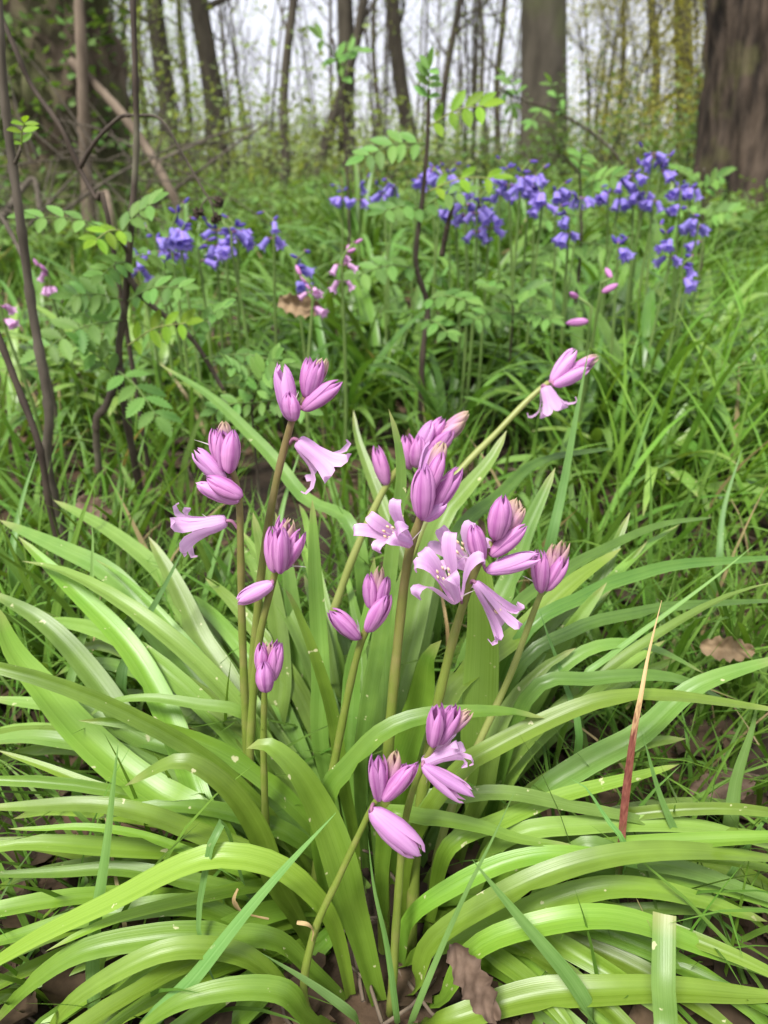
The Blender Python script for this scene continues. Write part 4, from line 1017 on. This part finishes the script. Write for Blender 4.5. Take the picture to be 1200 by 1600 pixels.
blade('upright blade left of the arching left leaves', [(105, 1110), (120, 1030), (140, 950), (145, 840), (143, 815)], .35, .40, 18)
blade('upright blade crossing the left strap leaves toward the drooping bell', [(190, 1090), (205, 1010), (250, 930), (295, 840)], .34, .38, 22)
blade('tall blade standing beside the far-leaning pink bluebell', [(850, 900), (880, 760), (900, 650), (920, 545)], .44, .49, 22)
blade('long thin blade low across the right edge', [(1060, 1500), (1080, 1380), (1030, 1240), (1005, 1150)], .24, .27, 18)
blade('dry straw blade leaning among the right grass', [(700, 1000), (690, 900), (740, 860)], .40, .44, 8, 'straw')
for i, (x0, x1, lb) in enumerate([(20, 60, 'tall thin blade by the frame edge near the bare sticks'), (430, 470, 'thin blade between the tall stalks'), (1120, 1160, 'tall arching blade by the right frame edge')]):
    blade(lb, [(x0, 900), (x0 + 10, 800), (x1, 700)], .5, .56, 14)
# red dry blade with straw tip
def red_blade():
    m, t, N = new_mat('red_dry_blade')
    sep = N('SeparateXYZ'); L_(t, N('UVMap').outputs[0], sep.inputs[0])
    geo = N('NewGeometry'); mp = N('Mapping'); mp.inputs['Scale'].default_value = (1, 1, .12); L_(t, geo.outputs['Position'], mp.inputs[0])
    ns = N('TexNoise', Scale=900.0, Detail=4.0); L_(t, mp.outputs[0], ns.inputs['Vector'])
    ad = N('Math', operation='MULTIPLY_ADD'); ad.inputs[1].default_value = .22; L_(t, ns.outputs['Fac'], ad.inputs[0]); L_(t, sep.outputs[1], ad.inputs[2])
    red = mix(t, N, rampf(t, N, ns.outputs['Fac'], .35, .65), (.12, .028, .02), (.22, .075, .05))
    c = mix(t, N, rampf(t, N, ad.outputs[0], .42, .56), (.15, .24, .05), red)
    c = mix(t, N, rampf(t, N, ad.outputs[0], .80, .88), c, (.52, .36, .17))
    pr = N('BsdfPrincipled', Roughness=.6); L_(t, c, pr.inputs['Base Color'])
    o = N('OutputMaterial'); L_(t, pr.outputs[0], o.inputs[0])
    pts = [P(960, 1420, .24), P(976, 1260, .255), P(990, 1150, .263), P(1002, 1085, .267), P(1014, 1020, .275), P(1034, 938, .283)]
    pts.insert(0, np.array([pts[0][0] - .002, pts[0][1], -.005]))
    b = MB(); ribbon(b, pts, .0037, n=30, m=5, prof=([0, .3, .55, .72, 1], [.7, .8, 1, .75, .05]), chan=.6, twist=.5)
    o = b.build('dry_grass_stem', m, None, pts[0]); o.location = pts[0]
    tag(o, 'upright red-brown dry blade with straw-coloured tip among green leaves', 'grass blade')
red_blade()

# ------------------------------------------------------------------ fallen leaves
def dead_leaf_mesh(b, p, az, L, tilt, curl, r, lobes=5, m=0):
    """lobed oak leaf, curled; triangles fan along the midrib"""
    n = 13; d = np.array([math.cos(az) * math.cos(tilt), math.sin(az) * math.cos(tilt), math.sin(tilt)])
    sd = nrm(np.cross(d, [0, 0, 1])); nn = np.cross(sd, d); v = []; uv = []
    for i in range(n):
        s = i / (n - 1)
        w_ = L * .3 * math.sin(math.pi * min(1, s * .92 + .06)) ** .7 * (1 + .28 * math.sin(s * lobes * 6.283 + r * 5))
        up = curl * L * (s - .5) ** 2
        for k in range(5):
            u = -1 + k * .5
            v.append(np.asarray(p) + d * L * s + sd * w_ * u + nn * (up + abs(u) * w_ * .35 * (1 + curl) + .03 * L * math.sin(7 * s + 3 * u + r * 9))); uv.append(((u + 1) / 2, s))
    f = [(i * 5 + k, i * 5 + k + 1, i * 5 + k + 6, i * 5 + k + 5) for i in range(n - 1) for k in range(4)]
    b.add(v, f, uv, m, r)
def litter():
    b = MB()
    for k in range(1500):
        y = .15 + 3.4 * random.random() ** 1.5; x = random.uniform(-1, 1) * (y * .62 + .1)
        if math.hypot(x - CLX, y - CLY) < .05: continue
        dead_leaf_mesh(b, (x, y, hgt(x, y) + random.uniform(.002, .012)), random.uniform(0, 6.28), random.uniform(.02, .05), random.uniform(-.25, .35), random.uniform(-.2, .9), random.random())
    tag(b.build('leaf_litter', M['litter']), 'carpet of small brown dead leaves on the soil', 'leaf litter', kind='stuff')
    tw = MB()
    for k in range(500):
        y = .2 + 3 * random.random() ** 1.5; x = random.uniform(-1, 1) * (y * .62 + .1); a = random.uniform(0, 6.28); L = random.uniform(.02, .1)
        z = hgt(x, y) + .008
        tw.tube([(x, y, z), (x + L * .5 * math.cos(a), y + L * .5 * math.sin(a), z + .006), (x + L * math.cos(a + .2), y + L * math.sin(a + .2), z + .003)], [.0012, .001, .0006], 4, cap=False)
    tag(tw.build('fallen_twigs', M['dead']), 'thin fallen twigs lying in the leaf litter', 'twigs', kind='stuff')
litter()
def one_leaf(label, p0, p1, Y0, Y1, mat, curl=.3, wf=.3, name='fallen_leaf'):
    a, c = P(*p0, Y0), P(*p1, Y1); L = np.linalg.norm(c - a); d = (c - a) / L
    b = MB(); n, m = 26, 9; sd = nrm(np.cross(d, nrm(CAM - a))); nn = np.cross(sd, d); v = []; uv = []; ph = random.random() * 6
    for i in range(n):
        s = i / (n - 1); w_ = L * wf * math.sin(math.pi * min(1, s * .9 + .08)) ** .6 * (1 + .16 * math.sin(s * 30 + ph) + .08 * math.sin(s * 61))
        for k in range(m):
            u = -1 + 2 * k / (m - 1)
            v.append(a + d * L * s + sd * w_ * u * .75 + nn * (w_ * curl * (abs(u) - .5) + .035 * L * math.sin(13 * s + 4 * u + ph) * abs(u) + .02 * L * math.sin(31 * s - 6 * u) - L * .12 * (s - .5) ** 2)); uv.append(((u + 1) / 2, s))
    b.add(v, [(i * m + k, i * m + k + 1, (i + 1) * m + k + 1, (i + 1) * m + k) for i in range(n - 1) for k in range(m - 1)], uv)
    o = b.build(name, M[mat], None, a); o.location = a
    tag(o, label, 'dead leaf')
one_leaf('crinkled brown oak leaf standing at the base of the stalks', (706, 1478), (778, 1598), .205, .19, 'oakleaf', .35, .24)
one_leaf('tan curled dead leaf on the soil at the right edge', (1095, 1010), (1180, 1018), .405, .40, 'tanleaf', .6, .3)
one_leaf('small tan dead leaf beside the short pale pink bluebell', (435, 470), (505, 485), .86, .86, 'tanleaf', .6, .3)
one_leaf('brown dead leaf on the ground left of the bare sticks', (118, 782), (172, 802), .62, .60, 'oakleaf', .6, .3)
one_leaf('dark brown dead leaf peeking out under the right strap leaves', (800, 1530), (880, 1480), .245, .255, 'oakleaf', .5, .3)
one_leaf('flat brown dead leaf in the litter near the right frame edge', (1080, 1240), (1180, 1220), .315, .32, 'oakleaf', .4, .3)
# shrivelled cream leaf tips
def curl(label, px, Y):
    pts = [P(x, y, Y) for x, y in px]; b = MB(); ribbon(b, pts, 8 * PXM(1450, Y), n=18, m=3, prof=([0, .5, 1], [.7, 1, .4]), twist=3.0, chan=.6)
    o = b.build('withered_leaf_tip', M['straw'], None, pts[0]); o.location = pts[0]; tag(o, label, 'withered leaf')
curl('cream shrivelled leaf tip curled on the low left leaves', [(372, 1390), (366, 1408), (376, 1424), (398, 1432), (420, 1436)], .213)
curl('small cream shrivelled tip touching the lowest stalk', [(464, 1441), (480, 1445), (489, 1455), (487, 1470)], .21)

# ------------------------------------------------------------------ rowan saplings and twigs
def leaflet_mesh(name, mat):
    pr = [(0, 0), (.08, .06), (.18, .155), (.19, .10), (.31, .215), (.32, .14), (.45, .245), (.46, .16), (.59, .235), (.60, .15), (.72, .20), (.73, .12), (.83, .14), (.84, .08), (.92, .075), (.93, .04), (1, 0)]
    v = []; uv = []
    for s, w_ in pr:
        z = -.10 * s * s
        for u in (-1, 0, 1): v.append((w_ * u, s, z + (.35 * w_ if u else 0))); uv.append(((u + 1) / 2, s))
    f = []
    for i in range(len(pr) - 1):
        a = i * 3; f += [(a, a + 1, a + 4, a + 3), (a + 1, a + 2, a + 5, a + 4)]
    b = MB(); b.add(v, f, uv); return mesh_of(b, name, mat)
LFT = {'rowan': leaflet_mesh('leaflet_green', M['rowan']), 'rowan_young': leaflet_mesh('leaflet_young', M['rowan_young'])}
def compound(root, A, B_, YA, YB, n, Lpx, mat='rowan', spread=1.05, tilt=None):
    a, c = P(*A, YA), P(*B_, YB); off = np.array(root.location)
    L = np.linalg.norm(c - a); d0 = (c - a) / L
    pts = spline([a, (a + c) / 2 + [0, 0, .08 * L], c], 14); m = PXM(A[1], YA)
    b = MB(); b.tube(pts, np.linspace(1.6, .8, 14) * m, 5)
    o = b.build('leaf', M['stem_y' if mat == 'rowan_young' else 'stem_blue'], root, off)
    Nh = nrm(np.array([0, 0, 1.]) * .8 + nrm(CAM - a) * .75 + np.array([random.gauss(0, .25), random.gauss(0, .25), 0]))
    Ll = Lpx * m
    def put(p, d, s):
        d = nrm(d + np.array([0, 0, -.12])); x = nrm(np.cross(d, Nh)); z = np.cross(x, d)
        e = link('leaflet', LFT[mat], o)
        Mx = Matrix(((x[0], d[0], z[0], p[0] - off[0]), (x[1], d[1], z[1], p[1] - off[1]), (x[2], d[2], z[2], p[2] - off[2]), (0, 0, 0, 1)))
        e.matrix_local = Mx @ Matrix.Diagonal((s * 1.2, s * 1.12, s, 1))
    n += 1; Ll *= .78
    for k in range(n):
        i = int((.22 + .74 * k / max(1, n - 1)) * 13); d = nrm(pts[min(13, i + 1)] - pts[i - 1]); sd = nrm(np.cross(d, Nh))
        for sg in (-1, 1):
            sz = Ll * (1 - .25 * abs(k / max(1, n - 1) - .4)) * random.uniform(.88, 1.1)
            put(pts[i], nrm(d * math.cos(spread) + sg * sd * math.sin(spread) + np.array([random.gauss(0, .08)] * 3)), sz)
    put(pts[-1], d0, Ll * .95)
def sapling(label, stems, leaves, name='rowan_sapling', mat='twig', cat='sapling'):
    p0 = P(*stems[0][0][0]); root = empty(name, (p0[0], p0[1], 0), label, cat)
    for pts, w_ in stems:
        q = [P(*a) for a in pts]
        if pts is stems[0][0] and q[0][2] > .02: q.insert(0, np.array([q[0][0], q[0][1] + .01, -.01]))
        c = spline(q, 10 * len(q)); m = PXM(pts[0][1], pts[0][2])
        rad = np.linspace(w_[0], w_[1], len(c)) * m / 2
        kn = np.array([1 + .28 * max(0, math.sin(i * .9)) ** 6 for i in range(len(c))])
        b = MB(); b.tube(c, rad * kn, 9, lump=.1); b.build('stem' if pts is stems[0][0] else 'side_twig', M[mat], root, root.location)
    for lf in leaves: compound(root, *lf)
sapling('rowan sapling with bare dark stem and fresh toothed leaves left of the blue bells',
    [([(188, 590, .74), (195, 480, .75), (203, 380, .75), (213, 230, .76), (211, 110, .76), (206, -60, .77)], (13, 7)), ([(190, 575, .74), (165, 635, .72), (150, 660, .71), (155, 740, .71)], (12, 10)), ([(202, 400, .75), (185, 370, .74), (180, 355, .74)], (6, 3)),
     ([(198, 430, .75), (235, 475, .74), (300, 530, .73), (350, 610, .72)], (9, 6)), ([(200, 425, .75), (215, 460, .75), (240, 478, .74)], (6, 4))],
    [((185, 365), (58, 340), .74, .70, 3, 50), ((185, 372), (238, 318), .74, .72, 3, 44), ((190, 360), (150, 375), .74, .70, 2, 40, 'rowan_young'), ((200, 470), (285, 450), .74, .70, 4, 40), ((195, 470), (115, 462), .75, .72, 4, 44), ((200, 405), (262, 408), .76, .82, 3, 34), ((190, 500), (70, 545), .74, .68, 4, 52),
     ((200, 540), (290, 505), .73, .70, 3, 40, 'rowan_young'), ((185, 580), (245, 650), .72, .66, 3, 56), ((180, 590), (130, 540), .73, .7, 3, 44), ((200, 410), (160, 430), .75, .7, 3, 40), ((300, 530), (350, 480), .73, .7, 3, 36), ((320, 560), (450, 570), .72, .70, 4, 40)])
sapling('slim rowan sapling in the centre with bright leaf tip before the sky',
    [([(660, 560, .95), (668, 480, .96), (650, 410, .96), (660, 310, .97), (668, 220, .97), (670, 140, .97)], (11, 5)), ([(690, 400, .96), (700, 350, .95), (708, 320, .95)], (9, 6))],
    [((668, 200), (755, 165), .97, .92, 3, 44, 'rowan_young'), ((668, 160), (672, 105), .97, .95, 3, 36), ((666, 225), (570, 245), .97, .93, 4, 42), ((660, 330), (600, 330), .97, .92, 3, 42), ((660, 325), (720, 300), .97, .94, 3, 40), ((652, 420), (560, 430), .96, .9, 3, 44), ((664, 470), (730, 470), .96, .9, 3, 40), ((665, 500), (700, 520), .95, .9, 2, 36), ((668, 300), (770, 278), .97, .93, 2, 40, 'rowan_young')])
sapling('leafy rowan seedling among the right blue flowers', [([(905, 420, 1.25), (908, 330, 1.26), (905, 262, 1.27)], (6, 3))],
    [((905, 270), (910, 240), 1.27, 1.22, 3, 34), ((906, 300), (960, 275), 1.26, 1.22, 3, 36), ((906, 340), (850, 345), 1.26, 1.2, 2, 30), ((906, 385), (860, 400), 1.25, 1.2, 3, 36), ((906, 380), (960, 395), 1.25, 1.2, 3, 36)])
sapling('leafy rowan seedling at the foot of the furrowed trunk', [([(1095, 420, 1.6), (1098, 330, 1.62), (1100, 262, 1.62)], (5, 3))],
    [((1098, 290), (1060, 262), 1.62, 1.58, 3, 30), ((1098, 300), (1130, 275), 1.62, 1.58, 3, 30), ((1098, 330), (1050, 330), 1.62, 1.55, 3, 32), ((1098, 345), (1140, 330), 1.6, 1.55, 3, 32)])
sapling('low rowan seedling right behind the tallest front stalk', [([(395, 660, .62), (398, 620, .62)], (5, 3))],
    [((398, 620), (430, 560), .62, .58, 4, 40), ((398, 625), (360, 570), .62, .6, 3, 36), ((398, 630), (480, 640), .62, .58, 4, 38), ((398, 630), (340, 640), .62, .6, 3, 36)])
sapling('low rowan seedling below the dense blue flowers', [([(800, 520, 1.0), (802, 470, 1.0)], (5, 3))],
    [((802, 475), (760, 440), 1.0, .95, 3, 34), ((802, 475), (840, 450), 1.0, .95, 3, 34), ((802, 490), (740, 500), 1.0, .95, 3, 34), ((802, 490), (860, 500), 1.0, .95, 3, 34)])
sapling('bare grey-brown stick with a leaf bud standing at the frame edge',
    [([(76, 735, .62), (76, 640, .62), (50, 480, .63), (30, 330, .63), (12, 200, .64), (0, 60, .64), (-4, -60, .65)], (15, 10)), ([(24, 255, .635), (30, 240, .63), (33, 228, .63)], (6, 4))],
    [((33, 230), (38, 192), .63, .61, 2, 30, 'rowan_young')], 'bare_sapling', 'twig_grey')
sapling('dark bare stick leaning out of the grass at the frame edge', [([(82, 810, .55), (62, 700, .55), (30, 610, .56), (-20, 480, .57)], (11, 9))], [], 'bare_sapling', 'twig')
sapling('thin pale dead stick beside the grey-brown bare stick', [([(60, 520, .9), (45, 430, .9), (20, 370, .92), (-10, 320, .94)], (8, 6))], [], 'bare_sapling', 'twig_grey')
sapling('kinked dark twig slanting across the old trunk', [([(170, 350, .8), (150, 310, .8), (125, 265, .81), (95, 200, .81), (50, 135, .82), (25, 80, .82), (-5, 10, .83)], (8, 7)), ([(125, 262, .81), (150, 220, .8), (185, 185, .8), (205, 180, .79)], (7, 5))], [], 'bare_sapling', 'twig')
sapling('sparse green-leaved shrub twig before the dark upright trunk', [([(545, 330, 1.8), (540, 240, 1.8), (535, 150, 1.8), (520, 60, 1.8)], (5, 3))],
    [((530, 100), (500, 60), 1.8, 1.75, 1, 36), ((537, 90), (560, 80), 1.8, 1.75, 1, 36), ((535, 130), (545, 78), 1.8, 1.75, 1, 34)])
sapling('arching bramble stem with few leaves across the broad grey trunk', [([(1000, 330, 2.4), (960, 240, 2.4), (880, 180, 2.4), (800, 150, 2.4), (780, 135, 2.4)], (5, 3))],
    [((880, 182), (860, 130), 2.4, 2.35, 2, 26), ((810, 152), (790, 120), 2.4, 2.35, 2, 28), ((850, 170), (830, 190), 2.4, 2.35, 1, 26), ((790, 140), (800, 165), 2.4, 2.4, 1, 26)], 'bramble_stem')
def seed_twig():
    p0 = P(205, 180, .79); root = empty('seed_head_twig', p0, 'dry arching twig with black shrivelled seed heads above blue bells', 'twig')
    c = spline([P(205, 180, .79), P(250, 186, .79), P(285, 240, .785), P(318, 298, .78), (P(335, 322, .78))], 30)
    b = MB(); b.tube(c, np.linspace(2.4, 1.6, 30) * PXM(250, .79), 6, lump=.15); b.build('stem', M['twig_grey'], root, root.location)
    for x, y in ((342, 316), (310, 333), (337, 341)):
        a = P(325, 308, .78); q = P(x, y, .775)
        b = MB(); b.tube([a, (a + q) / 2 + [0, 0, .002], q], [.0007] * 3, 4); o = b.build('seed_stalk', M['twig_grey'], root, root.location)
        b = MB()
        for k in range(26):
            d = nrm(rng.normal(size=3)); b.tube([q, q + d * .004, q + d * .0062], [.0016, .0014, .0005], 5)
        b.build('seed_head', M['seed'], o, root.location)
seed_twig()
